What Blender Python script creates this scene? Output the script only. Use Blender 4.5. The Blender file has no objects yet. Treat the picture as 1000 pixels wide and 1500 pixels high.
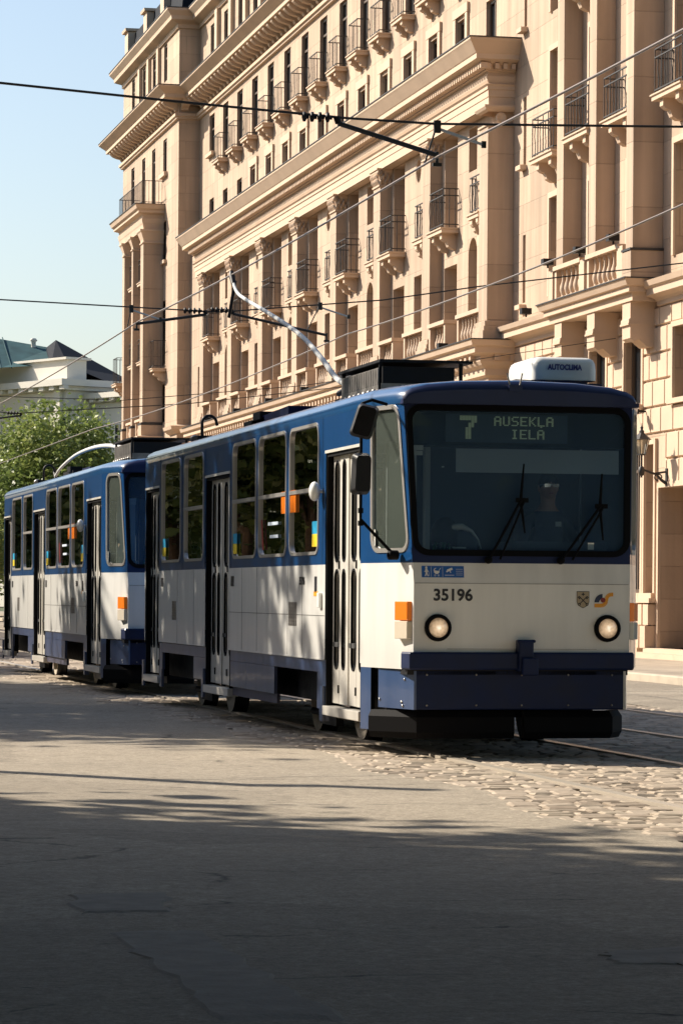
import bpy, math, random
import numpy as np
from mathutils import Vector, Matrix
R = math.radians
random.seed(7)
sc = bpy.context.scene
col = sc.collection

# ---------------------------------------------------------------- camera, light
FPX = 4650.0                                   # focal length in px of a 1000 px wide frame
YAW = math.atan(990.0 / FPX)
cam = bpy.data.objects.new('Camera', bpy.data.cameras.new('Camera'))
col.objects.link(cam)
cam.data.sensor_fit = 'VERTICAL'; cam.data.sensor_height = 36; cam.data.sensor_width = 24
cam.data.lens = FPX / 1500 * 36; cam.data.shift_y = 0.08
cam.data.clip_start = 0.1; cam.data.clip_end = 3000
cam.matrix_world = Matrix.Translation((0, 0, 1.29)) @ (Matrix.Rotation(-YAW, 4, 'Z') @ Matrix.Rotation(R(90), 4, 'X') @ Matrix.Rotation(R(0.4), 4, 'Z'))
sc.camera = cam

SUN_TO = Vector((-1.0, 0.85, 0.93)).normalized()       # towards the sun
el = math.asin(SUN_TO.z); az = math.atan2(SUN_TO.x, SUN_TO.y)
w = bpy.data.worlds.new('World'); sc.world = w; w.use_nodes = True
nt = w.node_tree; bg = nt.nodes['Background']
sky = nt.nodes.new('ShaderNodeTexSky'); sky.sky_type = 'NISHITA'; sky.sun_disc = False
sky.sun_elevation = el; sky.sun_rotation = az
sky.air_density = 1.0; sky.dust_density = 1.7; sky.ozone_density = 1.2
nt.links.new(sky.outputs[0], bg.inputs[0]); bg.inputs[1].default_value = 0.080
sun = bpy.data.objects.new('Sun', bpy.data.lights.new('Sun', 'SUN')); col.objects.link(sun)
sun.data.energy = 4.4; sun.data.angle = R(0.53); sun.data.color = (1.0, 0.90, 0.76)
sun.rotation_euler = SUN_TO.to_track_quat('Z', 'Y').to_euler()
sc.view_settings.view_transform = 'Standard'; sc.view_settings.look = 'None'
sc.view_settings.exposure = 1.0; sc.view_settings.gamma = 1
sc.cycles.max_bounces = 8; sc.cycles.transparent_max_bounces = 12
sc.cycles.caustics_reflective = False; sc.cycles.caustics_refractive = False

# ---------------------------------------------------------------- helpers
class MB:
    def __init__(s): s.v = []; s.f = []; s.m = []; s.s = []; s.mi = 0; s.sm = False
    def add(s, pts, faces, sm=None):
        b = len(s.v); s.v += [tuple(p) for p in pts]
        for f in faces:
            s.f.append([b + i for i in f]); s.m.append(s.mi); s.s.append(s.sm if sm is None else sm)
        return s
    def poly(s, pts, sm=None): return s.add(pts, [list(range(len(pts)))], sm)
    def box(s, x0, x1, y0, y1, z0, z1):
        p = [(x, y, z) for x in (x0, x1) for y in (y0, y1) for z in (z0, z1)]
        return s.add(p, [(0, 1, 3, 2), (4, 6, 7, 5), (0, 4, 5, 1), (2, 3, 7, 6), (0, 2, 6, 4), (1, 5, 7, 3)], False)
    def prism(s, pts, d, sm=False):             # closed polygon moved by vector d
        n = len(pts); d = Vector(d); q = [Vector(p) for p in pts]; q += [p + d for p in q]
        s.add(q, [list(range(n))[::-1], list(range(n, 2 * n))], False)
        b = len(s.v) - 2 * n
        for i in range(n):
            j = (i + 1) % n; s.f.append([b + i, b + j, b + n + j, b + n + i]); s.m.append(s.mi); s.s.append(sm)
        return s
    def tube(s, path, r, n=8, caps=True):
        P = [Vector(p) for p in path]; k = len(P); rs = r if isinstance(r, (list, tuple)) else [r] * k
        t0 = (P[1] - P[0]).normalized(); up = Vector((0, 0, 1)) if abs(t0.z) < .9 else Vector((1, 0, 0))
        a = t0.cross(up).normalized(); rings = []
        for i in range(k):
            t = (P[min(i + 1, k - 1)] - P[max(i - 1, 0)]).normalized()
            a = (a - t * a.dot(t)).normalized(); b = t.cross(a)
            rings.append([P[i] + (a * math.cos(2 * math.pi * j / n) + b * math.sin(2 * math.pi * j / n)) * rs[i] for j in range(n)])
        fs = [(i * n + j, i * n + (j + 1) % n, (i + 1) * n + (j + 1) % n, (i + 1) * n + j) for i in range(k - 1) for j in range(n)]
        s.add([p for q in rings for p in q], fs, True)
        if caps: s.poly(rings[0][::-1], False); s.poly(rings[-1], False)
        return s
    def lathe(s, o, axis, prof, n=20, sm=True): # prof: (r, h) along axis
        o = Vector(o); ax = Vector(axis).normalized(); up = Vector((0, 0, 1)) if abs(ax.z) < .9 else Vector((1, 0, 0))
        a = ax.cross(up).normalized(); b = ax.cross(a); pts = []
        for r, h in prof:
            for j in range(n):
                t = 2 * math.pi * j / n; pts.append(o + ax * h + (a * math.cos(t) + b * math.sin(t)) * max(r, 1e-4))
        k = len(prof)
        fs = [(i * n + j, i * n + (j + 1) % n, (i + 1) * n + (j + 1) % n, (i + 1) * n + j) for i in range(k - 1) for j in range(n)]
        return s.add(pts, fs, sm)
    def sweep(s, prof, path, sm=False):         # prof: closed (out, z); path in plan, outward to the left
        P = [Vector(p) for p in path]; N = []
        for i in range(len(P) - 1):
            d = (P[i + 1] - P[i]).normalized(); N.append(Vector((-d.y, d.x)))
        rings = []
        for i, p in enumerate(P):
            if i == 0: m = N[0]
            elif i == len(P) - 1: m = N[-1]
            else: m = (N[i - 1] + N[i]) / (1 + N[i - 1].dot(N[i]))
            rings.append([(p.x + m.x * o, p.y + m.y * o, z) for o, z in prof])
        n = len(prof)
        fs = [(i * n + j, i * n + (j + 1) % n, (i + 1) * n + (j + 1) % n, (i + 1) * n + j) for i in range(len(P) - 1) for j in range(n)]
        s.add([q for r_ in rings for q in r_], fs, sm)
        s.poly(rings[0][::-1], False); s.poly(rings[-1], False)
        return s
    def grid_sphere(s, c, rx, ry, rz, n=12, m=8):
        pts = [(c[0] + rx * math.sin(math.pi * i / m) * math.cos(2 * math.pi * j / n), c[1] + ry * math.sin(math.pi * i / m) * math.sin(2 * math.pi * j / n), c[2] + rz * math.cos(math.pi * i / m)) for i in range(m + 1) for j in range(n)]
        fs = [(i * n + j, i * n + (j + 1) % n, (i + 1) * n + (j + 1) % n, (i + 1) * n + j) for i in range(m) for j in range(n)]
        return s.add(pts, fs, True)
    def build(s, name, mats, parent=None, bevel=0):
        me = bpy.data.meshes.new(name)
        o0 = Vector((0, 0, 0))
        if parent is not None:
            q = parent
            while q is not None: o0 += q.location; q = q.parent
        me.from_pydata([(x - o0.x, y - o0.y, z - o0.z) for x, y, z in s.v], [], s.f)
        if not isinstance(mats, (list, tuple)): mats = [mats]
        for m in mats: me.materials.append(m)
        me.polygons.foreach_set('material_index', s.m); me.polygons.foreach_set('use_smooth', s.s)
        me.update()
        o = bpy.data.objects.new(name, me); col.objects.link(o)
        if parent is not None: o.parent = parent
        if bevel:
            b = o.modifiers.new('b', 'BEVEL'); b.width = bevel; b.segments = 2; b.limit_method = 'ANGLE'; b.angle_limit = R(40)
        return o

def tag(o, label=None, cat=None, group=None, kind=None):
    if label: o['label'] = label
    if cat: o['category'] = cat
    if group: o['group'] = group
    if kind: o['kind'] = kind
    return o
def thing(name, label, cat, loc=(0, 0, 0), group=None):
    o = bpy.data.objects.new(name, None); col.objects.link(o); o.location = loc; o.empty_display_size = .2
    return tag(o, label, cat, group)
def copy_tree(o, parent=None):
    c = o.copy(); col.objects.link(c)
    if parent is not None: c.parent = parent
    for ch in [x for x in bpy.data.objects if x.parent == o]: copy_tree(ch, c)
    return c
def shared(name, src, parent, offset):                # another part that reuses src's mesh, moved
    c = bpy.data.objects.new(name, src.data); col.objects.link(c); c.parent = parent
    c.location = Vector(src.location) + Vector(offset)
    for m in src.modifiers:
        k = c.modifiers.new(m.name, m.type); k.width = m.width; k.segments = m.segments; k.limit_method = m.limit_method; k.angle_limit = m.angle_limit
    return c
def copy_part(src, parent, offset):
    c = src.copy(); col.objects.link(c); c.parent = parent; c.location = Vector(src.location) + Vector(offset)
    for ch in [x for x in bpy.data.objects if x.parent == src]: copy_tree(ch, c)
    return c

def round_quad(I, r, n=5):                            # I: four 3D corners -> four arcs of points
    out = []
    I = [Vector(p) for p in I]
    for k in range(4):
        p = I[k]; a = (I[k - 1] - p); b = (I[(k + 1) % 4] - p)
        ra = min(r, a.length * .499); rb = min(r, b.length * .499)
        A = p + a.normalized() * ra; B = p + b.normalized() * rb; arc = []
        ca = A + B - p
        for i in range(n + 1):
            t = math.pi / 2 * i / n
            arc.append(ca + (A - ca) * math.cos(t) + (B - ca) * math.sin(t))
        out.append(arc)
    return out
def plate_hole(mb, O, I, r, n=5, depth=None):         # flat quad O with a rounded hole I; depth = vector for the hole's edge
    arcs = round_quad(I, r, n)
    for k in range(4):
        arc = arcs[k]; nx = arcs[(k + 1) % 4]
        for i in range(n): mb.poly([O[k], arc[i], arc[i + 1]])
        mb.poly([O[k], arc[-1], nx[0], O[(k + 1) % 4]])
    loop = [p for a in arcs for p in a]
    if depth is not None:
        d = Vector(depth)
        for i in range(len(loop)):
            j = (i + 1) % len(loop); mb.poly([loop[i], loop[j], loop[j] + d, loop[i] + d])
    return loop
def ring(mb, loopI, loopO, out):                      # raised frame between two loops, standing proud by vector out
    n = len(loopI); d = Vector(out)
    for i in range(n):
        j = (i + 1) % n
        a, b, c, e = loopI[i] + d, loopI[j] + d, loopO[j] + d, loopO[i] + d
        mb.poly([a, b, c, e]); mb.poly([c, loopO[j] - d * .5, loopO[i] - d * .5, e]); mb.poly([a, loopI[i] - d * 2, loopI[j] - d * 2, b])
def inset(loop, k):                                   # scale loop outward about its centre by k metres
    c = sum(loop, Vector()) / len(loop); out = []
    n = len(loop)
    for i in range(n):
        t = (loop[(i + 1) % n] - loop[i - 1]).normalized(); nn = (loop[(i + 1) % n] - loop[i]).cross(loop[i - 1] - loop[i])
        rad = (loop[i] - c); o = rad - t * rad.dot(t)
        out.append(loop[i] + o.normalized() * k)
    return out

# ---------------------------------------------------------------- materials
def newmat(name):
    m = bpy.data.materials.new(name); m.use_nodes = True
    return m, m.node_tree, m.node_tree.nodes['Principled BSDF']
def simple(name, c, rough=.5, metal=0, coat=0, spec=.5, noise=0, nscale=3, bump=0, bscale=40, emit=None, es=0):
    m, t, b = newmat(name)
    b.inputs['Base Color'].default_value = (*c, 1); b.inputs['Roughness'].default_value = rough; b.inputs['Metallic'].default_value = metal
    b.inputs['Coat Weight'].default_value = coat; b.inputs['Coat Roughness'].default_value = .08; b.inputs['Specular IOR Level'].default_value = spec
    if emit: b.inputs['Emission Color'].default_value = (*emit, 1); b.inputs['Emission Strength'].default_value = es
    g = t.nodes.new('ShaderNodeNewGeometry')
    if noise:
        n = t.nodes.new('ShaderNodeTexNoise'); n.inputs['Scale'].default_value = nscale; n.inputs['Detail'].default_value = 6
        t.links.new(g.outputs['Position'], n.inputs['Vector'])
        r = t.nodes.new('ShaderNodeValToRGB'); r.color_ramp.elements[0].position = .3; r.color_ramp.elements[1].position = .7
        r.color_ramp.elements[0].color = (*[x * (1 - noise) for x in c], 1); r.color_ramp.elements[1].color = (*[min(1, x * (1 + noise)) for x in c], 1)
        t.links.new(n.outputs[0], r.inputs[0]); t.links.new(r.outputs[0], b.inputs['Base Color'])
        q = t.nodes.new('ShaderNodeMapRange'); q.inputs[3].default_value = max(.02, rough * .75); q.inputs[4].default_value = min(1, rough * 1.3)
        t.links.new(n.outputs[0], q.inputs[0]); t.links.new(q.outputs[0], b.inputs['Roughness'])
    if bump:
        n2 = t.nodes.new('ShaderNodeTexNoise'); n2.inputs['Scale'].default_value = bscale; n2.inputs['Detail'].default_value = 4
        t.links.new(g.outputs['Position'], n2.inputs['Vector'])
        bp = t.nodes.new('ShaderNodeBump'); bp.inputs['Strength'].default_value = bump; bp.inputs['Distance'].default_value = .01
        t.links.new(n2.outputs[0], bp.inputs['Height']); t.links.new(bp.outputs[0], b.inputs['Normal'])
    return m
def stone_mat(name, c, bw, bh, mortar=.012, dark=.72, vscale=1.0):
    m, t, b = newmat(name); L = t.links; N = t.nodes
    g = N.new('ShaderNodeNewGeometry'); sp = N.new('ShaderNodeSeparateXYZ'); L.new(g.outputs['Position'], sp.inputs[0])
    ad = N.new('ShaderNodeMath'); L.new(sp.outputs[0], ad.inputs[0]); L.new(sp.outputs[1], ad.inputs[1])
    cb = N.new('ShaderNodeCombineXYZ'); L.new(ad.outputs[0], cb.inputs[0]); L.new(sp.outputs[2], cb.inputs[1])
    br = N.new('ShaderNodeTexBrick'); br.inputs['Scale'].default_value = 1; br.inputs['Brick Width'].default_value = bw; br.inputs['Row Height'].default_value = bh
    br.inputs['Mortar Size'].default_value = mortar; br.inputs['Mortar Smooth'].default_value = .3; br.inputs['Bias'].default_value = 0
    br.inputs['Color1'].default_value = (*[x * .90 for x in c], 1); br.inputs['Color2'].default_value = (*[min(1, x * 1.06) for x in c], 1)
    br.inputs['Mortar'].default_value = (*[x * dark for x in c], 1); L.new(cb.outputs[0], br.inputs[0])
    n = N.new('ShaderNodeTexNoise'); n.inputs['Scale'].default_value = .55; n.inputs['Detail'].default_value = 7; L.new(g.outputs['Position'], n.inputs['Vector'])
    st = N.new('ShaderNodeTexNoise'); st.inputs['Scale'].default_value = 1; st.inputs['Detail'].default_value = 5
    mp = N.new('ShaderNodeMapping'); mp.inputs['Scale'].default_value = (3.5, 3.5, .22); L.new(g.outputs['Position'], mp.inputs[0]); L.new(mp.outputs[0], st.inputs['Vector'])
    r = N.new('ShaderNodeMapRange'); r.inputs[1].default_value = .3; r.inputs[2].default_value = .75; r.inputs[3].default_value = .84; r.inputs[4].default_value = 1.07; L.new(n.outputs[0], r.inputs[0])
    r2 = N.new('ShaderNodeMapRange'); r2.inputs[1].default_value = .35; r2.inputs[2].default_value = .7; r2.inputs[3].default_value = .80; r2.inputs[4].default_value = 1.05; L.new(st.outputs[0], r2.inputs[0])
    mu = N.new('ShaderNodeMath'); mu.operation = 'MULTIPLY'; L.new(r.outputs[0], mu.inputs[0]); L.new(r2.outputs[0], mu.inputs[1])
    vm = N.new('ShaderNodeVectorMath'); vm.operation = 'SCALE'; L.new(br.outputs['Color'], vm.inputs[0]); L.new(mu.outputs[0], vm.inputs['Scale']); L.new(vm.outputs[0], b.inputs['Base Color'])
    b.inputs['Roughness'].default_value = .85
    n2 = N.new('ShaderNodeTexNoise'); n2.inputs['Scale'].default_value = 18; n2.inputs['Detail'].default_value = 5; L.new(g.outputs['Position'], n2.inputs['Vector'])
    hs = N.new('ShaderNodeMath'); hs.operation = 'MULTIPLY_ADD'; hs.inputs[1].default_value = -1.0; L.new(br.outputs['Fac'], hs.inputs[0])
    n3 = N.new('ShaderNodeMath'); n3.operation = 'MULTIPLY'; n3.inputs[1].default_value = .25; L.new(n2.outputs[0], n3.inputs[0]); L.new(n3.outputs[0], hs.inputs[2])
    bp = N.new('ShaderNodeBump'); bp.inputs['Strength'].default_value = .7; bp.inputs['Distance'].default_value = .02; L.new(hs.outputs[0], bp.inputs['Height']); L.new(bp.outputs[0], b.inputs['Normal'])
    return m
SC = (.555, .408, .290)
M = {}
M['stone'] = stone_mat('ashlar_stone', SC, 1.35, .62, .010, .84)
M['shaft'] = stone_mat('column_stone', SC, 60, 1.24, .010, .8)
M['trim'] = simple('stone_trim', (.575, .43, .31), .8, noise=.07, nscale=1.2, bump=.25, bscale=14)
M['reveal'] = simple('window_reveal', (.46, .28, .16), .85, noise=.08, nscale=2)
M['brace'] = simple('flashing', (.035, .035, .038), .5, metal=.3)
M['iron'] = simple('wrought_iron', (.025, .022, .022), .55, noise=.3, nscale=20)
M['frame'] = simple('window_frame_paint', (.10, .07, .05), .5)
M['pane'] = simple('dark_window_pane', (.012, .016, .02), .06, spec=.6, noise=.5, nscale=.7)
M['curtain'] = simple('curtain_cloth', (.34, .33, .24), .9, noise=.15, nscale=6)
M['slate'] = simple('slate_roof', (.012, .016, .024), .85, spec=.15, noise=.3, nscale=4, bump=.4, bscale=9)
M['green_roof'] = simple('weathered_copper_roof', (.035, .085, .095), .85, spec=.15, noise=.25, nscale=.8)
M['cream_wall'] = simple('far_cream_render', (.66, .62, .54), .85, noise=.05, nscale=.4)
M['grey_stone'] = simple('plinth_stone', (.33, .25, .19), .85, noise=.2, nscale=3, bump=.4, bscale=12)

def paint(name, c, rough=.28, dirt=.12, coat=.5):
    m, t, b = newmat(name); L = t.links; N = t.nodes
    g = N.new('ShaderNodeTexCoord')
    n = N.new('ShaderNodeTexNoise'); n.inputs['Scale'].default_value = 1; n.inputs['Detail'].default_value = 8
    mp = N.new('ShaderNodeMapping'); mp.inputs['Scale'].default_value = (5, 5, .8); L.new(g.outputs['Object'], mp.inputs[0]); L.new(mp.outputs[0], n.inputs['Vector'])
    r = N.new('ShaderNodeMapRange'); r.inputs[1].default_value = .35; r.inputs[2].default_value = .7; r.inputs[3].default_value = 1 - dirt; r.inputs[4].default_value = 1.03; L.new(n.outputs[0], r.inputs[0])
    sz = N.new('ShaderNodeSeparateXYZ'); L.new(g.outputs['Object'], sz.inputs[0])
    nz = N.new('ShaderNodeMath'); nz.operation = 'MULTIPLY_ADD'; nz.inputs[1].default_value = -.5; L.new(n.outputs[0], nz.inputs[0]); L.new(sz.outputs[2], nz.inputs[2])
    dz = N.new('ShaderNodeMapRange'); dz.inputs[1].default_value = .95; dz.inputs[2].default_value = -.1; dz.inputs[3].default_value = 0; dz.inputs[4].default_value = .32; L.new(nz.outputs[0], dz.inputs[0])
    rgb = N.new('ShaderNodeMix'); rgb.data_type = 'RGBA'; rgb.inputs[6].default_value = (*c, 1); rgb.inputs[7].default_value = (.20, .165, .13, 1); L.new(dz.outputs[0], rgb.inputs[0])
    vm = N.new('ShaderNodeVectorMath'); vm.operation = 'SCALE'; L.new(rgb.outputs[2], vm.inputs[0]); L.new(r.outputs[0], vm.inputs['Scale']); L.new(vm.outputs[0], b.inputs['Base Color'])
    b.inputs['Roughness'].default_value = rough
    b.inputs['Coat Weight'].default_value = coat; b.inputs['Coat Roughness'].default_value = .07
    n2 = N.new('ShaderNodeTexNoise'); n2.inputs['Scale'].default_value = 2.2; n2.inputs['Detail'].default_value = 2; L.new(g.outputs['Object'], n2.inputs['Vector'])
    bp = N.new('ShaderNodeBump'); bp.inputs['Strength'].default_value = .16; bp.inputs['Distance'].default_value = .03; L.new(n2.outputs[0], bp.inputs['Height'])
    L.new(bp.outputs[0], b.inputs['Normal']); L.new(bp.outputs[0], b.inputs['Coat Normal'])
    return m
M['cream'] = paint('cream_paint', (.83, .825, .79), dirt=.13)
M['blue'] = paint('blue_paint', (.004, .058, .19))
M['navy'] = paint('navy_paint', (.003, .012, .075), .45, coat=.12)
M['skirt'] = paint('grey_blue_paint', (.018, .06, .18), .3, dirt=.3)
M['roofblue'] = paint('roof_paint', (.010, .075, .21), .3)
M['bumper'] = simple('bumper_navy', (.001, .009, .050), .5, noise=.2, nscale=6, coat=.05, spec=.3)
M['rubber'] = simple('black_rubber', (.004, .004, .005), .7, spec=.12)
M['blackm'] = simple('black_equipment', (.006, .006, .008), .5, spec=.3, noise=.4, nscale=9)
M['alu'] = simple('aluminium_trim', (.55, .53, .50), .35, metal=.7)
M['doorp'] = paint('door_paint', (.76, .73, .66), .35)
M['steel'] = simple('worn_steel', (.30, .28, .26), .4, metal=.8, noise=.3, nscale=8)
M['railsteel'] = simple('polished_rail', (.50, .44, .36), .42, metal=.35)
M['wheel'] = simple('wheel_dusty_steel', (.42, .36, .28), .7, noise=.25, nscale=12)
M['galv'] = simple('pole_grey_paint', (.58, .59, .57), .75)
M['amber'] = simple('amber_lens', (.90, .22, .02), .2, coat=.5, emit=(1, .25, .02), es=.04)
M['clear'] = simple('clear_lens', (.70, .62, .50), .15, coat=.6)
M['white'] = simple('white_plastic', (.80, .80, .76), .35, coat=.3)
M['inner'] = simple('interior_panel', (.58, .64, .68), .6)
M['innerd'] = simple('interior_dark', (.08, .10, .15), .6)
M['blind'] = simple('blind_cloth', (.50, .58, .66), .8)
M['seat'] = simple('seat_plastic', (.06, .09, .16), .5)
M['floor'] = simple('tram_floor', (.05, .05, .05), .6)
def lampmat():                                       # bright filament fading to a warm reflector
    m, t, b = newmat('headlamp_glow'); N = t.nodes; L = t.links
    g = N.new('ShaderNodeNewGeometry'); sp = N.new('ShaderNodeSeparateXYZ'); L.new(g.outputs['Position'], sp.inputs[0])
    def mth(op, a, c=None, v=0):
        q = N.new('ShaderNodeMath'); q.operation = op; L.new(a, q.inputs[0])
        if c is not None: L.new(c, q.inputs[1])
        else: q.inputs[1].default_value = v
        return q.outputs[0]
    x = mth('SUBTRACT', mth('ABSOLUTE', mth('SUBTRACT', sp.outputs[0], v=6.615)), v=.69); z = mth('SUBTRACT', sp.outputs[2], v=1.03)
    d = mth('SQRT', mth('ADD', mth('MULTIPLY', x, x), mth('MULTIPLY', z, z)))
    w = N.new('ShaderNodeTexNoise'); w.inputs['Scale'].default_value = 45; L.new(g.outputs['Position'], w.inputs['Vector'])
    dd = mth('ADD', d, mth('MULTIPLY', w.outputs[0], v=.05))
    r = N.new('ShaderNodeValToRGB'); e = r.color_ramp.elements; e[0].position = .25; e[0].color = (1, .88, .66, 1); e[1].position = 1; e[1].color = (.16, .10, .055, 1); k = e.new(.55); k.color = (.62, .42, .25, 1)
    L.new(mth('MULTIPLY', dd, v=10.0), r.inputs[0]); L.new(r.outputs[0], b.inputs['Emission Color']); b.inputs['Emission Strength'].default_value = .55
    b.inputs['Base Color'].default_value = (.3, .26, .2, 1); b.inputs['Roughness'].default_value = .12; b.inputs['Coat Weight'].default_value = .5
    return m
M['lamp'] = lampmat()
M['led'] = simple('display_dots', (.42, .46, .30), .4, emit=(.75, .85, .45), es=.05)
M['disp'] = simple('display_back', (.02, .03, .05), .25)
M['ink'] = simple('black_ink', (.015, .015, .02), .4)
M['signblue'] = simple('sign_blue', (.02, .12, .42), .35)
M['orange'] = simple('logo_orange', (.85, .36, .02), .4)
M['red'] = simple('logo_red', (.25, .02, .02), .4)
M['yellow'] = simple('sticker_yellow', (.8, .6, .03), .4)
M['cyan'] = simple('sticker_cyan', (.02, .35, .6), .4)
M['skin'] = simple('skin', (.42, .22, .14), .5)
M['shirt'] = simple('navy_shirt', (.02, .03, .06), .8)
M['hair'] = simple('dark_hair', (.02, .015, .012), .6)
M['wire'] = simple('wire_black', (.02, .02, .02), .5)
M['wirel'] = simple('contact_copper', (.30, .25, .21), .35, metal=.6)
def glass(name, tint, rough=0.0, body=.06, bodyc=(.1, .14, .16), ior=1.5):
    m = bpy.data.materials.new(name); m.use_nodes = True; t = m.node_tree; N = t.nodes; L = t.links
    for n in list(N): N.remove(n)
    out = N.new('ShaderNodeOutputMaterial'); tr = N.new('ShaderNodeBsdfTransparent'); tr.inputs[0].default_value = (*tint, 1)
    df = N.new('ShaderNodeBsdfDiffuse'); df.inputs[0].default_value = (*bodyc, 1)
    m0 = N.new('ShaderNodeMixShader'); m0.inputs[0].default_value = body; L.new(tr.outputs[0], m0.inputs[1]); L.new(df.outputs[0], m0.inputs[2])
    gl = N.new('ShaderNodeBsdfGlossy'); gl.inputs['Roughness'].default_value = rough
    g = N.new('ShaderNodeNewGeometry'); n = N.new('ShaderNodeTexNoise'); n.inputs['Scale'].default_value = 1.3; L.new(g.outputs['Position'], n.inputs['Vector'])
    bp = N.new('ShaderNodeBump'); bp.inputs['Strength'].default_value = .03; bp.inputs['Distance'].default_value = .02; L.new(n.outputs[0], bp.inputs['Height']); L.new(bp.outputs[0], gl.inputs['Normal'])
    fr = N.new('ShaderNodeFresnel'); fr.inputs['IOR'].default_value = ior
    mx = N.new('ShaderNodeMixShader'); L.new(fr.outputs[0], mx.inputs[0]); L.new(m0.outputs[0], mx.inputs[1]); L.new(gl.outputs[0], mx.inputs[2]); L.new(mx.outputs[0], out.inputs[0])
    return m
M['glass'] = glass('window_glass', (.70, .76, .72), body=.22, bodyc=(.26, .31, .27), ior=1.42)
M['shield'] = glass('windscreen_glass', (.72, .84, .92), body=.24, bodyc=(.12, .23, .39), ior=1.32)  # blue diffuse share paints in the sky's haze on the windscreen
M['lglass'] = glass('lantern_glass', (.8, .78, .7), body=.35, bodyc=(.6, .55, .45))

# ---------------------------------------------------------------- ground
def asphalt():
    m, t, b = newmat('worn_asphalt'); L = t.links; N = t.nodes
    g = N.new('ShaderNodeNewGeometry'); P = g.outputs['Position']
    def noise(s, d=5, v=None, r=.5):
        n = N.new('ShaderNodeTexNoise'); n.inputs['Scale'].default_value = s; n.inputs['Detail'].default_value = d; n.inputs['Roughness'].default_value = r
        L.new(v or P, n.inputs['Vector']); return n
    def mrange(x, a, b_, c, d):
        r = N.new('ShaderNodeMapRange'); r.inputs[1].default_value = a; r.inputs[2].default_value = b_; r.inputs[3].default_value = c; r.inputs[4].default_value = d
        L.new(x, r.inputs[0]); return r.outputs[0]
    def mul(a, c):
        q = N.new('ShaderNodeMath'); q.operation = 'MULTIPLY'; L.new(a, q.inputs[0]); L.new(c, q.inputs[1]); return q.outputs[0]
    big = mrange(noise(.45, 7, r=.65).outputs[0], .3, .7, .84, 1.10)
    grit = mrange(noise(60, 5, r=.9).outputs[0], .3, .7, .6, 1.4)
    mid = mul(mrange(noise(8, 7, r=.8).outputs[0], .3, .72, .72, 1.22), mrange(noise(24, 4, r=.8).outputs[0], .32, .68, .74, 1.26))
    # cracks: distorted voronoi edges, broken up by noise
    wob = noise(.9, 5, r=.65); wv = N.new('ShaderNodeVectorMath'); wv.operation = 'MULTIPLY_ADD'; wv.inputs[1].default_value = (1.1, .8, 0)
    L.new(wob.outputs['Color'], wv.inputs[0]); L.new(P, wv.inputs[2])
    vo = N.new('ShaderNodeTexVoronoi'); vo.feature = 'DISTANCE_TO_EDGE'; vo.inputs['Scale'].default_value = .8
    mpv = N.new('ShaderNodeMapping'); mpv.inputs['Scale'].default_value = (.42, 1, 1); L.new(wv.outputs[0], mpv.inputs[0]); L.new(mpv.outputs[0], vo.inputs['Vector'])
    ck = mrange(vo.outputs['Distance'], .001, .012, .35, 1.0)
    gate = mrange(noise(.9, 4, r=.7).outputs[0], .44, .50, 0, 1)
    mxk = N.new('ShaderNodeMix'); mxk.data_type = 'FLOAT'; L.new(gate, mxk.inputs[0]); L.new(ck, mxk.inputs[2]); mxk.inputs[3].default_value = 1.0
    crack = mxk.outputs[0]
    # tar patches: a few rounded rectangles repaired darker and smoother
    v2 = N.new('ShaderNodeTexVoronoi'); v2.inputs['Scale'].default_value = .28; L.new(wv.outputs[0], v2.inputs['Vector'])
    sp = N.new('ShaderNodeSeparateColor'); L.new(v2.outputs['Color'], sp.inputs[0])
    patch = mul(mrange(sp.outputs[0], .66, .68, 1.0, .86), mrange(noise(260, 2, r=.9).outputs[0], .62, .72, 1.0, 1.7))
    k = mul(mul(mul(big, grit), mul(mid, crack)), patch)
    rgb = N.new('ShaderNodeRGB'); rgb.outputs[0].default_value = (.335, .288, .225, 1)
    vm = N.new('ShaderNodeVectorMath'); vm.operation = 'SCALE'; L.new(rgb.outputs[0], vm.inputs[0]); L.new(k, vm.inputs['Scale']); L.new(vm.outputs[0], b.inputs['Base Color'])
    b.inputs['Roughness'].default_value = .85; b.inputs['Specular IOR Level'].default_value = .25
    h = N.new('ShaderNodeMath'); h.operation = 'ADD'; L.new(mul(grit, mid), h.inputs[0]); L.new(crack, h.inputs[1])
    bp = N.new('ShaderNodeBump'); bp.inputs['Strength'].default_value = .30; bp.inputs['Distance'].default_value = .022; L.new(h.outputs[0], bp.inputs['Height']); L.new(bp.outputs[0], b.inputs['Normal'])
    return m
M['asphalt'] = asphalt()
M['pave'] = stone_mat('pavement_slabs', (.40, .33, .25), .6, .4)
M['soil'] = simple('track_bed', (.07, .055, .042), .95, noise=.3, nscale=6, bump=.6, bscale=30)
M['verge'] = simple('verge_grass', (.06, .08, .03), .95, noise=.4, nscale=1.5, bump=.8, bscale=12)
def flat(name, x0, x1, y0, y1, z, mat, step=None):
    mb = MB(); mb.poly([(x0, y0, z), (x1, y0, z), (x1, y1, z), (x0, y1, z)]); o = mb.build(name, mat); return tag(o, kind='structure')
flat('ground', -900, 900, -300, 2200, -.06, M['verge'])
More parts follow.
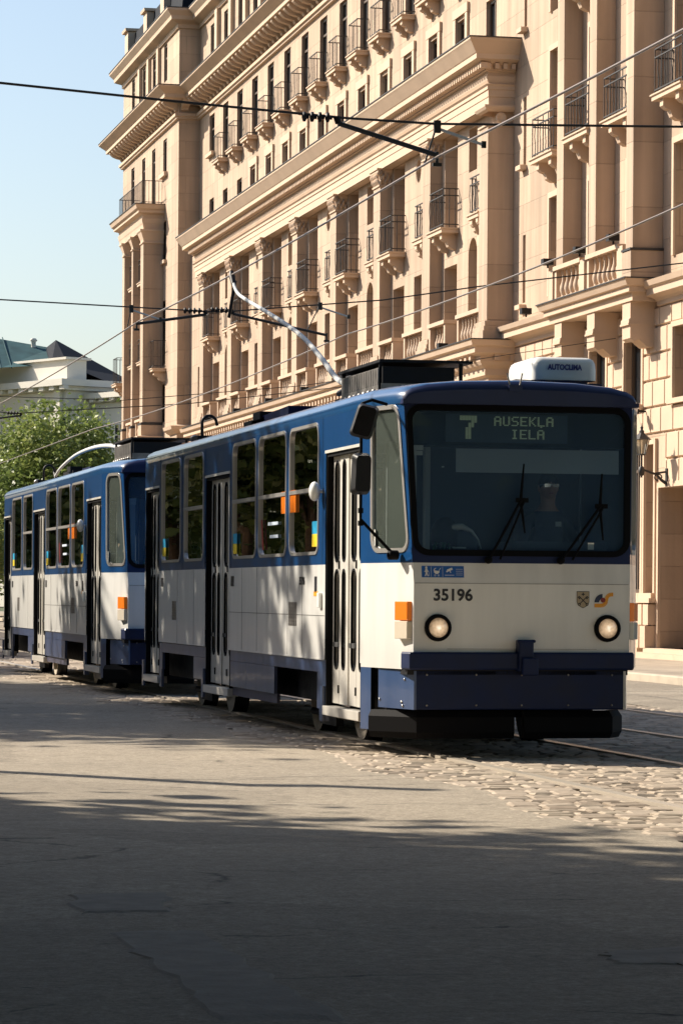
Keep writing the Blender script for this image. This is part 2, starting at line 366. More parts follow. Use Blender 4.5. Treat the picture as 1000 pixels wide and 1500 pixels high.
# asphalt carriageway, with gentle undulation and a ragged edge towards the setts
mb = MB(); rnd = random.Random(3)
def zr(x, y): return .012 * math.sin(x * 1.1 + .4 * math.sin(y * .5)) + .010 * math.sin(y * .45 + x * .3) + .006 * math.sin(y * 1.9 + x * .7)
ys = [-30 + i * .5 for i in range(0, 160)] + [50 + i * 3 for i in range(0, 90)] + [320, 420, 600]
xs_ = [-6 + i * .45 for i in range(25)]
for y in ys:
    e = 5.22 + .10 * math.sin(y * 1.3) + .06 * math.sin(y * 3.1) + rnd.uniform(-.05, .05)
    row = [(x, y, zr(x, y) - .004) for x in xs_] + [(e, y, -.01 + .004)]
    mb.v += [(a_, b_, c_ + min(1, max(0, (5.3 - a_) / 1.2)) * 0) if a_ < 4.3 else (a_, b_, -.002 + .25 * c_) for a_, b_, c_ in row]
W_ = len(xs_) + 1
for j in range(len(ys) - 1):
    for i in range(W_ - 1):
        a = j * W_ + i; mb.f.append([a, a + 1, a + W_ + 1, a + W_]); mb.m.append(0); mb.s.append(True)
tag(mb.build('road', M['asphalt']), kind='structure')
flat('track_bed', 4.6, 11.6, -30, 600, -.036, M['soil'])
mb = MB(); xs2 = [11.2 + i * .5 for i in range(8)]
for y in ys: mb.v += [(min(x, 14.42), y, .5 * zr(x, y) + .004) for x in xs2]
for j in range(len(ys) - 1):
    for i in range(len(xs2) - 1):
        a = j * 8 + i; mb.f.append([a, a + 1, a + 9, a + 8]); mb.m.append(0); mb.s.append(True)
tag(mb.build('far_lane', M['asphalt']), kind='structure')
mb = MB().box(14.4, 14.58, -30, 340, -.02, .125); tag(mb.build('kerb', simple('kerb_granite', (.42, .36, .28), .8, noise=.15, nscale=3), bevel=.02), kind='structure')
mb = MB().box(14.58, 19.5, -30, 200, -.02, .118); tag(mb.build('pavement', M['pave']), kind='structure')
mb = MB().box(-6.15, -6.0, -60, 340, -.02, .12); tag(mb.build('near_kerb', M['grey_stone']), kind='structure')
mb = MB().box(-10, -6.15, -60, 340, -.02, .112); tag(mb.build('near_pavement', M['pave']), kind='structure')

# setts: individual domed stones between and beside the rails
def setts():
    r = random.Random(11); V = []; F = []; RAILS = (6.04, 7.60, 9.02, 10.6)
    m, t, b = newmat('worn_setts'); L = t.links; N = t.nodes
    y = 14.8
    while y < 62:
        py = .165 if y < 47 else .36
        y += py; x = 5.10 + r.uniform(0, .1) + (.15 * math.sin(y * 1.3))
        while x < 11.25:
            l = r.uniform(.15, .26) * (1 if y < 47 else 1.6); x1 = x + l
            g = .007; a, c = x + g, x1 - g; y0, y1 = y + g + r.uniform(-.012, .012), y + py - g + r.uniform(-.012, .012)
            x = x1; bad = False
            for q in RAILS:
                if a < q + .075 and c > q - .055:
                    if c - q > q - a: a = max(a, q + .075)
                    else: c = min(c, q - .055)
                    if c - a < .06: bad = True
            if bad: continue
            zt = r.uniform(-.004, .004); tx = r.uniform(-.003, .003); ty = r.uniform(-.004, .004); n0 = len(V); k = .018
            sk = r.uniform(-.015, .015)
            V += [(a, y0, -.05), (c, y0 + sk, -.05), (c, y1 + sk, -.05), (a, y1, -.05),
                  (a, y0, zt - .008 - tx), (c, y0 + sk, zt - .008 + tx), (c, y1 + sk, zt - .008 + tx), (a, y1, zt - .008 - tx),
                  (a + k, y0 + k, zt - tx - ty), (c - k, y0 + k + sk, zt + tx - ty), (c - k, y1 - k + sk, zt + tx + ty), (a + k, y1 - k, zt - tx + ty)]
            for i in range(4):
                j = (i + 1) % 4; F.append((n0 + i, n0 + j, n0 + 4 + j, n0 + 4 + i)); F.append((n0 + 4 + i, n0 + 4 + j, n0 + 8 + j, n0 + 8 + i))
            F.append((n0 + 8, n0 + 9, n0 + 10, n0 + 11))
    g = N.new('ShaderNodeNewGeometry')
    n = N.new('ShaderNodeTexNoise'); n.inputs['Scale'].default_value = 14; n.inputs['Detail'].default_value = 6; L.new(g.outputs['Position'], n.inputs['Vector'])
    ramp = N.new('ShaderNodeValToRGB'); ramp.color_ramp.elements[0].color = (.36, .30, .225, 1); ramp.color_ramp.elements[1].color = (.27, .215, .16, 1); L.new(g.outputs['Random Per Island'], ramp.inputs[0])
    e = ramp.color_ramp.elements.new(.5); e.color = (.41, .34, .265, 1)
    q = N.new('ShaderNodeMapRange'); q.inputs[1].default_value = .3; q.inputs[2].default_value = .7; q.inputs[3].default_value = .8; q.inputs[4].default_value = 1.15; L.new(n.outputs[0], q.inputs[0])
    vm = N.new('ShaderNodeVectorMath'); vm.operation = 'SCALE'; L.new(ramp.outputs[0], vm.inputs[0]); L.new(q.outputs[0], vm.inputs['Scale']); L.new(vm.outputs[0], b.inputs['Base Color'])
    b.inputs['Roughness'].default_value = .75; b.inputs['Specular IOR Level'].default_value = .25
    bp = N.new('ShaderNodeBump'); bp.inputs['Strength'].default_value = .35; bp.inputs['Distance'].default_value = .01; L.new(n.outputs[0], bp.inputs['Height']); L.new(bp.outputs[0], b.inputs['Normal'])
    M['setts'] = m
    me = bpy.data.meshes.new('setts'); me.from_pydata(V, [], F); me.materials.append(m); me.update(); me.polygons.foreach_set('use_smooth', [False] * len(F))
    o = bpy.data.objects.new('setts', me); col.objects.link(o); tag(o, 'worn granite setts paving the tram tracks', None, None, 'stuff')
setts()
mb = MB().poly([(4.9, 60, -.012), (11.3, 60, -.012), (11.3, 600, -.012), (4.9, 600, -.012)]); tag(mb.build('far_setts', M['soil']), kind='structure')
for k, (x, lab) in enumerate(((6.04, 'polished rail nearest the asphalt, under the tram wheels'), (7.60, 'second rail from the asphalt, under the far wheels of the tram'),
                (9.02, 'nearer rail of the empty second track'), (10.6, 'rail of the empty track closest to the kerb'))):
    mb = MB(); mb.box(x - .035, x + .035, -30, 600, -.03, .011); mb.box(x + .035 + .02, x + .035 + .035, -30, 600, -.03, .008)
    mb.mi = 1; mb.box(x + .035, x + .055, -30, 600, -.03, -.020)
    tag(mb.build('tram_rail', [M['railsteel'], M['blackm']]), lab, 'rail', 'tram rails set in the street')

def patch(pts, lab):
    c = sum((Vector((x, y, 0)) for x, y in pts), Vector()) / len(pts); m2 = MB(); ringp = []
    n = len(pts)
    for i in range(n):
        a, b = Vector((*pts[i], 0)), Vector((*pts[(i + 1) % n], 0))
        for j in range(8): ringp.append(a + (b - a) * j / 8 + Vector((random.uniform(-.03, .03), random.uniform(-.04, .04), 0)))
    K = 8; R_ = [[c + (p - c) * (k / K) for p in ringp] for k in range(1, K + 1)]
    f = lambda p, e=0: (p.x, p.y, zr(p.x, p.y) + .002 - e)
    for i in range(len(ringp)):
        j = (i + 1) % len(ringp); m2.add([f(c), f(R_[0][i]), f(R_[0][j])], [(0, 1, 2)], True)
        for k in range(K - 1): m2.add([f(R_[k][i]), f(R_[k + 1][i], .012 * (k == K - 2)), f(R_[k + 1][j], .012 * (k == K - 2)), f(R_[k][j])], [(0, 1, 2, 3)], True)
    tag(m2.build('road_patch', M['patch']), kind='structure')
M['patch'] = simple('bitumen_patch', (.26, .235, .20), .85, spec=.12, noise=.22, nscale=7, bump=.5, bscale=40)
patch([(1.66, 13.34), (2.10, 13.37), (2.00, 12.63), (1.60, 12.58)], 0); patch([(1.64, 12.05), (2.05, 12.10), (2.00, 10.71), (2.03, 9.30), (1.65, 9.37), (1.65, 10.57)], 0); patch([(3.33, 11.15), (3.75, 11.31), (3.55, 10.72), (3.29, 10.76)], 0)

# ---------------------------------------------------------------- the long stone building
XW, XT, XP, XC = 18.5, 17.74, 18.2, 17.9       # main wall, end pavilion, wall behind the columns, column faces
bld = thing('stone_building', 'long pale stone classical building with columns, balconies and a heavy bracketed cornice', 'building', (18.5, 90, .12))
def wallgrid(mb, X, y0, y1, z0, z1, holes, thick=.3):
    ys = sorted({y0, y1} | {h[i] for h in holes for i in (0, 1) if y0 < h[i] < y1}); zs = sorted({z0, z1} | {h[i] for h in holes for i in (2, 3) if z0 < h[i] < z1})
    for a, b in zip(ys, ys[1:]):
        for c, d in zip(zs, zs[1:]):
            if any(h[0] <= (a + b) / 2 <= h[1] and h[2] <= (c + d) / 2 <= h[3] for h in holes): continue
            mb.poly([(X, a, c), (X, a, d), (X, b, d), (X, b, c)])
    for h in holes:
        a, b, c, d = h[:4]; D = X + h[4]
        mb.poly([(X, b, c), (X, b, d), (D, b, d), (D, b, c)]); mb.poly([(X, a, c), (D, a, c), (D, a, d), (X, a, d)])
        mb.poly([(X, a, d), (D, a, d), (D, b, d), (X, b, d)]); mb.poly([(X, a, c), (X, b, c), (D, b, c), (D, a, c)])
WIN = {}
def window(X, a, b, c, d, style='dark', name='window'):    # frame and glazing standing in an opening at plane X
    key = (round(b - a, 2), round(d - c, 2), style, name)
    if key in WIN:
        src, sx, sa, sc_ = WIN[key]; return copy_part(src, bld, (X - sx, a - sa, c - sc_))
    mb = MB(); f = .07; W, Hh = b - a, d - c
    mb.box(X - .03, X + .05, a, a + f, c, d); mb.box(X - .03, X + .05, b - f, b, c, d); mb.box(X - .03, X + .05, a + f, b - f, c, c + f); mb.box(X - .03, X + .05, a + f, b - f, d - f, d)
    mb.box(X - .02, X + .04, (a + b) / 2 - .03, (a + b) / 2 + .03, c + f, d - f)
    if Hh > 1.3: mb.box(X - .022, X + .042, a + f, b - f, d - .5, d - .44)
    o = mb.build(name, M['frame'], bld)
    p = MB().poly([(X + .02, a + f, c + f), (X + .02, b - f, c + f), (X + .02, b - f, d - f), (X + .02, a + f, d - f)]).build('pane', M['pane'], o)
    if style == 'blind':
        MB().poly([(X + .012, a + f, c + f + (d - c) * .45), (X + .012, b - f, c + f + (d - c) * .45), (X + .012, b - f, d - f), (X + .012, a + f, d - f)]).build('blind', M['curtain'], o)
    if style == 'curtain':
        cu = MB(); n = 14; w0 = (b - a) * .5
        for i in range(n):
            ya = a + f + w0 * i / n; cu.poly([(X + .005 - .012 * (i % 2), ya, c + f), (X + .005 - .012 * ((i + 1) % 2), ya + w0 / n, c + f), (X + .005 - .012 * ((i + 1) % 2), ya + w0 / n, d - f), (X + .005 - .012 * (i % 2), ya, d - f)])
        cu.build('curtain', M['curtain'], o)
    WIN[key] = (o, X, a, c); return o

AX = [70.8 + 2.73 * (k) for k in range(0, 15)]           # window axes, 70.8 ... 109
COLS = [69.1 + 5.47 * k for k in range(0, 8)]            # column centres
# upper wall above the portico
holes = []
for i, y in enumerate(AX):
    if i >= 1: holes.append((y - .52, y + .52, 15.98 if i < 14 else 16.6, 17.95, .11, 'dark'))
    holes.append((y - .46, y + .46, 13.75, 15.02, .11, 'dark'))
holes += [(67.68, 67.9, z, z + 1.5, .2, 'dark') for z in (7.75, 10.8, 13.85)]
ZC = ((7.7, 9.8), (10.65, 12.95), (13.8, 15.6))
CAX = (65.2, 62.25, 59.55, 56.6)
for y in CAX:
    for a, b in ZC: holes.append((y - .55, y + .42, a, b, .45, 'dark'))
low = [(61.35, 62.5, 5.0, 6.28, .14, 'curtain'), (58.95, 60.1, 5.0, 6.28, .14, 'curtain'), (55.8, 57.0, 5.0, 6.35, .35, 'dark'),
       (58.95, 60.2, 1.35, 4.2, .12, 'dark'), (58.12, 58.72, 1.35, 4.2, .6, 'dark'), (64.2, 65.3, 4.9, 6.28, .35, 'dark')]
for k in range(21): low.append((67.6 + 2.73 * k, 68.7 + 2.73 * k, 4.7, 6.28, .35, 'dark')); low.append((67.6 + 2.73 * k, 68.7 + 2.73 * k, 1.4, 3.9, .35, 'dark'))
low = [h for h in low if h[1] < 111]
att = [(y - .42, y + .42, 19.9, 21.1, .09, 'dark') for y in [70.8 + 2.73 * k for k in range(8, 15)]]
mb = MB()
wallgrid(mb, XW, 50, 69.0, 7.0, 18.2, [h for h in holes if h[1] < 69])
wallgrid(mb, XW, 69.0, 111.6, 13.3, 18.2, [h for h in holes if h[1] > 69])
wallgrid(mb, XW, 50, 111.6, .12, 7.0, low + [(54.9, 57.8, .3, 3.35, .95, 'door')])
wallgrid(mb, XW, 50, 111.6, 18.2, 22.0, att)
# wall behind the columns
pt = []; arches = []
for k, y in enumerate(COLS):
    A = y + 4.2; B = y + 2.1
    pt += [(A - .62, A + .62, 7.75, 9.1, .6), (A - .62, A + .62, 9.95, 12.2, .6)]
    arch = k % 2 == 0
    if arch: pt += [(B - .4, B + .4, 7.8, 9.55, .5), (B - .35, B + .4, 11.1, 12.1, .5)]; arches.append(B)
    else: pt += [(B - .4, B + .4, 7.8, 9.2, .5), (B - .28, B + .28, 11.5, 12.08, .4)]
    pt += [(y + .9, y + 1.35, 7.8, 9.5, .5), (y + .9, y + 1.35, 9.95, 12.0, .5)]
pt = [h for h in pt if h[1] < 110]
wallgrid(mb, XP, 68.85, 111.6, 6.9, 13.2, pt)
for B in arches:                                           # spandrels turning the openings into arches
    if B > 109: continue
    for s_ in (-1, 1):
        c0 = (XP, B + s_ * .4, 9.55); pts = [c0]
        for i in range(9):
            t = math.pi / 2 * i / 8; pts.append((XP, B + s_ * .4 * math.cos(t), 9.15 + .4 * math.sin(t)))
        mb.prism([(p[0] + .004, p[1], p[2]) for p in pts], (.45, 0, 0))
for k, y in enumerate(COLS):                               # the square opening above becomes an oval
    if k % 2 == 1 and y + 2.1 < 109:
        B = y + 2.1
        for sy in (-1, 1):
            for sz in (-1, 1):
                pts = [(XP + .004, B + sy * .29, 11.79 + sz * .30)] + [(XP + .004, B + sy * .24 * math.cos(t), 11.79 + sz * .29 * math.sin(t)) for t in [math.pi / 2 * i / 7 for i in range(8)]]
                mb.prism(pts, (.35, 0, 0))
mb.poly([(XP, 68.85, 6.9), (XP, 68.85, 13.2), (XW, 68.85, 13.2), (XW, 68.85, 6.9)])
# end pavilion (its near return faces the camera)
TAX = (114.75, 117.5, 120.05, 122.9)
th = [(y - .42, y + .42, 16.6 if i in (0,) else 15.2, 17.85, .08) for i, y in enumerate(TAX)] + [(114.35, 115.15, a, b, .08) for a, b in ((13.4, 14.85), (9.6, 11.95), (7.5, 8.9), (4.7, 6.2))]
th += [(y - .45, y + .45, a, b, .35) for y in TAX[1:] for a, b in ((12.0, 13.9), (8.9, 11.3), (4.7, 6.2))]
ta = [(y - .38, y + .38, 19.95, 21.3, .08) for y in TAX]
wallgrid(mb, XT, 111.6, 125.6, .12, 18.2, th); wallgrid(mb, XT, 111.6, 125.6, 18.2, 22.0, ta)
mb.poly([(XT, 111.6, .12), (XW + .5, 111.6, .12), (XW + .5, 111.6, 22), (XT, 111.6, 22)]); mb.poly([(XT, 125.6, .12), (XT, 125.6, 22), (34, 125.6, 22), (34, 125.6, .12)])
mb.poly([(34, 50, .12), (34, 125.6, .12), (34, 125.6, 22), (34, 50, 22)]); mb.poly([(XW, 50, .12), (34, 50, .12), (34, 50, 22), (XW, 50, 22)])
mb.build('wall', M['stone'], bld)
for X, L_ in ((XW, holes), (XW, low), (XW, att)):
    for k, h in enumerate(L_): window(X + h[4], *h[:4], ('blind', 'curtain')[k % 2] if h[5] == 'dark' and (k * 7) % 11 in (1, 5) and h[3] > 7 else h[5])
for h in pt: window(XP + h[4] , *h[:4])
for h in th + ta: window(XT + h[4], *h[:4])
# window surrounds and sills
for i, y in enumerate(AX):
    if 1 <= i <= 11 and i > 0:
        mb = MB()
        for s_ in (-1, 1): mb.box(XW - .06, XW - .002, y + s_ * .57 - .11, y + s_ * .57 + .11, 13.4, 15.1)
        mb.box(XW - .07, XW - .002, y - .72, y + .72, 15.1, 15.32); mb.build('window_surround', M['trim'], bld)
for a_ in ((XW - .14, XW - .002, 109.02 - .65, 109.02 + .65, 16.48, 16.6), (XT - .14, XT - .002, 114.1, 115.4, 16.45, 16.6), (XT - .12, XT - .002, 114.15, 115.35, 13.28, 13.4)): MB().box(*a_).build('window_sill', M['trim'], bld)
for z in (7.6, 10.68, 13.72): MB().box(XW - .16, XW - .002, 67.6, 68.0, z, z + .10).build('window_sill', M['trim'], bld)
for y in CAX:
    for a, b in ZC: mb = MB(); mb.box(XW - .05, XW - .002, y - .68, y - .56, a, b + .12); mb.box(XW - .05, XW - .002, y + .43, y + .55, a, b + .12); mb.box(XW - .055, XW - .002, y - .56, y + .43, b, b + .12); mb.build('window_surround', M['trim'], bld)

# rusticated blocks of the lower storey near the camera
mb = MB(); rnd = random.Random(5)
allow = low + [(54.9, 57.8, .3, 3.35, 1), (57.6, 58.75, 1.2, 4.3, 1)]
rows = [1.35 + .51 * i for i in range(11)]
for ri, z in enumerate(rows):
    z1 = min(z + .485, 6.8); y = 53.0 + (.28 if ri % 2 else 0)
    while y < 80:
        l = rnd.choice((.5, .62, .75)); a, b = y, y + l - .02; y += l
        segs = [(a, b)]
        for h in allow:
            if h[2] - .02 < z1 and h[3] + .02 > z:
                ns = []
                for p, q in segs:
                    if q <= h[0] - .12 or p >= h[1] + .12: ns.append((p, q))
                    else:
                        if p < h[0] - .12: ns.append((p, h[0] - .12))
                        if q > h[1] + .12: ns.append((h[1] + .12, q))
                segs = ns
        for p, q in segs:
            if q - p > .08:
                d = .045; k = .02
                A = [(XW - .002, p, z), (XW - .002, q, z), (XW - .002, q, z1), (XW - .002, p, z1)]; B = [(XW - d, p + k, z + k), (XW - d, q - k, z + k), (XW - d, q - k, z1 - k), (XW - d, p + k, z1 - k)]
                n0 = len(mb.v); mb.v += A + B
                for f in ((4, 5, 6, 7), (0, 1, 5, 4), (1, 2, 6, 5), (2, 3, 7, 6), (3, 0, 4, 7)): mb.f.append([n0 + i for i in f][::-1]); mb.m.append(0); mb.s.append(False)
mb.build('rusticated_blocks', M['trim'], bld)
for h in [h for h in low if h[0] < 66] + [(54.9, 57.8, .3, 3.35)]:
    mb = MB(); mb.box(XW - .06, XW - .003, h[1], h[1] + .10, h[2], h[3] + .1); mb.box(XW - .06, XW - .003, h[0] - .10, h[0], h[2], h[3] + .1); mb.box(XW - .062, XW - .003, h[0], h[1], h[3], h[3] + .1)
    if h[2] > .5: mb.box(XW - .13, XW - .003, h[0] - .12, h[1] + .12, h[2] - .1, h[2] - .002)
    mb.build('opening_frame', M['trim'], bld)
mb = MB()
mb.box(XW - .12, XW - .004, 58.9, 75, .12, 1.2)
for a, b in ((57.95, 58.28), (58.36, 58.74)): mb.box(XW - .26, XW - .004, a, b, .3, .72); mb.box(XW - .20, XW - .004, a, b, .74, 1.13)
mb.box(XW - .20, XW - .003, 57.9, 59.1, 1.16, 1.25)
mb.build('plinth', M['trim'], bld)
mb = MB(); mb.box(XW - .55, XW + .9, 54.2, 58.4, .12, .22); mb.box(XW - .25, XW + .9, 54.6, 58.1, .22, .30); mb.build('doorstep', M['trim'], bld)
dr = MB()
dr.box(XW + .9, XW + .96, 54.9, 57.8, .3, 3.35)
for k in range(2): dr.box(XW + .86, XW + .9, 55.05 + 1.4 * k, 56.25 + 1.4 * k, .45, 1.5); dr.box(XW + .86, XW + .9, 55.05 + 1.4 * k, 56.25 + 1.4 * k, 1.65, 3.2)
d_ = dr.build('door', M['frame'], bld); MB().tube([(XW + .8, 56.25, 1.2), (XW + .8, 56.25, 1.6)], .02).build('handle', M['steel'], d_)

# cornices
main_path = [(XW, 48), (XW, 111.6), (XT, 111.6), (XT, 125.6), (30, 125.6)]
mb = MB()
mb.sweep([(0, 18.12), (.10, 18.14), (.10, 18.2), (.16, 18.22), (.16, 18.32), (.05, 18.36), (0, 18.38)], main_path)
mb.sweep([(0, 18.72), (.16, 18.74), (.62, 18.80), (.62, 18.93), (.64, 18.95), (.88, 19.15), (.88, 19.2), (0, 19.26)], main_path)
y = 72.0                                                    # scrolled brackets under the cornice
def modil(mb, x, y, nrm):
    prof = [(0, 18.42), (.10, 18.44), (.14, 18.52), (.28, 18.55), (.42, 18.60), (.50, 18.66), (.56, 18.72), (.58, 18.80), (0, 18.80)]
    if nrm == 'x': mb.prism([(x - o, y - .13, z) for o, z in prof], (0, .26, 0))
    else: mb.prism([(x - .13, y - o, z) for o, z in prof], (.26, 0, 0))
while y < 111.0: modil(mb, XW, y, 'x'); y += .68
y = 111.9
while y < 125.6: modil(mb, XT, y, 'x'); y += .68
modil(mb, XT + .2, 111.6, 'y')
mb.build('main_cornice', M['trim'], bld)
mb = MB().sweep([(.90, 19.2), (.90, 19.225), (0, 19.29), (0, 19.262)], main_path); mb.build('cornice_flashing', M['brace'], bld)
mb = MB(); ap = [(XW, 84), (XW, 111.6), (XT, 111.6), (XT, 125.6), (30, 125.6)]
mb.sweep([(0, 21.35), (.07, 21.36), (.07, 21.5), (.1, 21.52), (.34, 21.62), (.36, 21.75), (.52, 21.93), (.52, 22.0), (0, 22.05)], ap)
mb.build('attic_cornice', M['trim'], bld)
MB().sweep([(.54, 22.0), (.54, 22.03), (0, 22.10), (0, 22.056)], ap).build('cornice_flashing', M['brace'], bld)
mb = MB()
for i in range(8, 15):
    y = 70.8 + 2.73 * i
    MB().box(XW - .14, XW - .002, y - 1.365 - .24, y - 1.365 + .24, 19.25, 21.36).build('attic_pilaster', M['trim'], bld)
for y in (116.1, 118.5, 120.8): MB().box(XT - .12, XT - .002, y - .22, y + .22, 19.25, 21.36).build('attic_pilaster', M['trim'], bld)
mb = MB()                                                   # roof
mb.prism([(XT + .12, 111.9, 22.05), (XT + .24, 111.9, 23.35), (XT + 2.6, 111.9, 23.6), (33.8, 111.9, 23.6), (33.8, 111.9, 22.05)], (0, 13.5, 0))
mb.prism([(XW + .1, 50, 22.05), (XW + .8, 50, 22.7), (33.8, 50, 22.9), (33.8, 50, 22.05)], (0, 61.8, 0))
rf = mb.build('roof', M['slate'], bld)
for (y, z1, w_) in ((124.6, 23.4, .42), (119.6, 23.3, .42), (115.4, 23.5, .42)):
    m2 = MB().box(XT - .05, XT + .75, y - w_, y + w_, 22.06, z1); m2.sweep([(0, z1), (.1, z1 + .02), (.12, z1 + .12), (0, z1 + .14)], [(XT + .75, y - w_), (XT - .05, y - w_), (XT - .05, y + w_), (XT + .75, y + w_)]); m2.box(XT - .05, XT + .75, y - w_, y + w_, z1 + .001, z1 + .13)
    m2.build('chimney', M['trim'], rf)

# string course and balustrades of the first floor
mb = MB()
sc_prof = [(0, 6.80), (.08, 6.82), (.08, 6.9), (.14, 6.95), (.30, 7.0), (.30, 7.12), (.36, 7.16), (.40, 7.26), (0, 7.32)]
mb.sweep(sc_prof, [(XW, 48), (XW, 57.9)]); mb.build('string_course', M['trim'], bld); mb = MB(); mb.sweep(sc_prof, [(XW, 63.6), (XW, 68.6)]); mb.build('string_course', M['trim'], bld); mb = MB()
mb.sweep([(0, 6.95), (.1, 7.0), (.22, 7.1), (.26, 7.22), (0, 7.28)], [(XT, 111.6), (XT, 113.8)]); mb = MB(); mb.sweep([(0, 6.95), (.1, 7.0), (.22, 7.1), (.26, 7.22), (0, 7.28)], [(XW, 111.6), (XT, 111.6), (XT, 113.2)])
mb.build('string_course', M['trim'], bld)
PPROF = [(0, 6.15), (.1, 6.2), (.1, 6.35), (.2, 6.42), (.25, 6.5), (.25, 6.62), (.42, 6.68), (.42, 6.80), (.5, 6.84), (.54, 6.96), (0, 6.99)]
def podium(y0, y1, X, prof, name='podium'):
    m2 = MB(); m2.box(X, XW, y0, y1, .12, 6.2); m2.sweep(prof, [(XW, y0), (X, y0), (X, y1), (XW, y1)]); m2.box(X + .001, XW, y0 + .002, y1, 6.2, 6.985)
    y = y0 + .2
    while y < y1: m2.box(X - .36, X - .1, y, y + .16, 6.52, 6.66); y += .42
    y = X + .05
    while y < XW: m2.box(y, y + .14, y0 - .36, y0 - .1, 6.52, 6.66); y += .36
    return m2.build(name, M['trim'], bld)
podium(68.75, 108.4, 17.95, PPROF)
MB().sweep([(.56, 6.96), (.56, 6.985), (0, 7.01), (0, 6.992)], [(XW, 68.75), (17.95, 68.75), (17.95, 108.4)]).build('podium_flashing', M['brace'], bld)

def baluster(mb, x, y, z0, h, r=.07):
    p = [(r * .9, 0), (r * .9, .04), (r * .55, .06), (r * .8, .12), (r * 1.15, .28), (r * 1.05, .4), (r * .55, .6), (r * .45, .78), (r * .7, .88), (r * .8, .93), (r * .8, 1)]
    mb.lathe((x, y, z0), (0, 0, 1), [(a, b * h) for a, b in p], 10)
def balustrade(X, y0, y1, z0, z1, n, depth=.2):
    m2 = MB(); m2.box(X, X + depth, y0, y1, z0, z0 + .08); m2.box(X - .04, X + depth, y0 - .04, y1 + .04, z1 - .09, z1)
    m2.box(X, X + depth, y0, y0 + .13, z0 + .08, z1 - .09); m2.box(X, X + depth, y1 - .13, y1, z0 + .08, z1 - .09)
    for i in range(n): baluster(m2, X + depth / 2, y0 + .13 + (y1 - y0 - .26) * (i + .5) / n, z0 + .08, z1 - z0 - .17)
    return m2.build('balustrade', M['trim'], bld)
def flood(X, y, z):
    m2 = MB(); m2.box(X - .12, X + .1, y - .1, y + .1, z + .04, z + .17); m2.tube([(X, y, z - .02), (X, y, z + .06)], .02)
    m2.build('floodlight', M['blackm'], bld)

# colonnade
cap_src = None; col_src = None
def column(y, X=XC, z0=7.0, z1=12.22, w_=.38, d=.6, plain=False):
    m2 = MB(); k = .05
    m2.box(X, X + d, y - w_, y + w_, z0 + .42, z1 - .42)
    for i in range(3): m2.box(X - .12 + .03 * i, X + d, y - w_ - .12 + .03 * i, y + w_ + .12 - .03 * i, z0 + [0, .2, .3][i], z0 + [.2, .3, .42][i])
    o = m2.build('column', M['shaft'], bld, bevel=.012)
    c = MB(); H0 = z1 - .42
    c.sweep([(-.01, H0 - .03), (.035, H0 - .02), (.035, H0 + .02), (0, H0 + .03)], [(X + d, y - w_), (X, y - w_), (X, y + w_), (X + d, y + w_)])
    if not plain:
        c.sweep([(-.02, H0), (.015, H0 + .1), (.03, H0 + .25), (.08, H0 + .35), (.08, H0 + .42), (-.02, H0 + .42)], [(X + d, y - w_), (X, y - w_), (X, y + w_), (X + d, y + w_)])
        for row, (zz, oo, hh) in enumerate(((H0 + .03, .0, .12), (H0 + .15, .015, .12))):
            for i in range(5):
                yy = y - w_ + 2 * w_ * (i + .5 * (row % 2) + .25) / 5
                c.tube([(X - oo + .02, yy, zz), (X - oo - .03, yy, zz + hh * .6), (X - oo - .085, yy, zz + hh), (X - oo - .07, yy, zz + hh - .05)], [.055, .05, .035, .02], 6)
                xx = X + d * (i + .5 * (row % 2) + .1) / 5
                c.tube([(xx, y - w_ - oo + .02, zz), (xx, y - w_ - oo - .03, zz + hh * .6), (xx, y - w_ - oo - .085, zz + hh), (xx, y - w_ - oo - .07, zz + hh - .05)], [.05, .045, .03, .02], 6)
        for s_ in (-1, 1):
            c.lathe((X - .07, y + s_ * (w_ - .01), H0 + .32), (1, 0, 0), [(0, -.03), (.04, -.02), (.065, 0), (.065, .10)], 12); c.lathe((X + .02, y - (w_ + .08), H0 + .32), (0, 1, 0), [(0, -.03), (.04, -.02), (.065, 0), (.065, .10)], 12)
        c.box(X - .11, X + d, y - w_ - .11, y + w_ + .11, H0 + .40, H0 + .44)
    else:
        c.sweep([(-.01, H0 + .3), (.06, H0 + .34), (.1, H0 + .40), (.1, H0 + .44), (-.01, H0 + .44)], [(X + d, y - w_), (X, y - w_), (X, y + w_), (X + d, y + w_)])
        c.lathe((X + d * .5, y - w_ + .01, H0 + .17), (0, -1, 0), [(.12, 0), (.12, .03), (.09, .035), (.08, .02), (0, .03)], 16)
    c.build('capital', M['trim'], o)
    return o
src = None
column(COLS[0], plain=True)
for k, y in enumerate(COLS[1:]):
    if src is None: src = column(y)
    else: copy_part(src, bld, (0, y - COLS[1], 0))
# entablature
ent = [(-.02, 12.22), (0, 12.22), (0, 12.42), (.025, 12.43), (.025, 12.58), (.05, 12.59), (.05, 12.66), (.09, 12.70), (.03, 12.73), (.06, 12.80), (.07, 12.88), (.03, 12.95), (.03, 12.98), (.11, 13.0), (.11, 13.12), (.36, 13.20), (.40, 13.21), (.40, 13.32), (.42, 13.34), (.57, 13.56), (.60, 13.60), (.60, 13.65), (-.02, 13.70)]
ep = [(XW, 68.72), (XC + .02, 68.72), (XC + .02, 108.9), (XW, 108.9)]
mb = MB().sweep(ent, ep); mb.box(XC + .01, XW, 68.73, 108.85, 12.22, 13.5)
y = 68.4
while y < 108.8: mb.box(XC - .26, XC - .1, y, y + .1, 13.02, 13.14); y += .2
y = XC - .1
while y < XW: mb.box(y, y + .09, 68.72 - .27, 68.72 - .1, 13.02, 13.14); y += .19
mb.build('entablature', M['trim'], bld)
MB().sweep([(.62, 13.65), (.62, 13.675), (0, 13.74), (0, 13.706)], ep).build('cornice_flashing', M['brace'], bld)

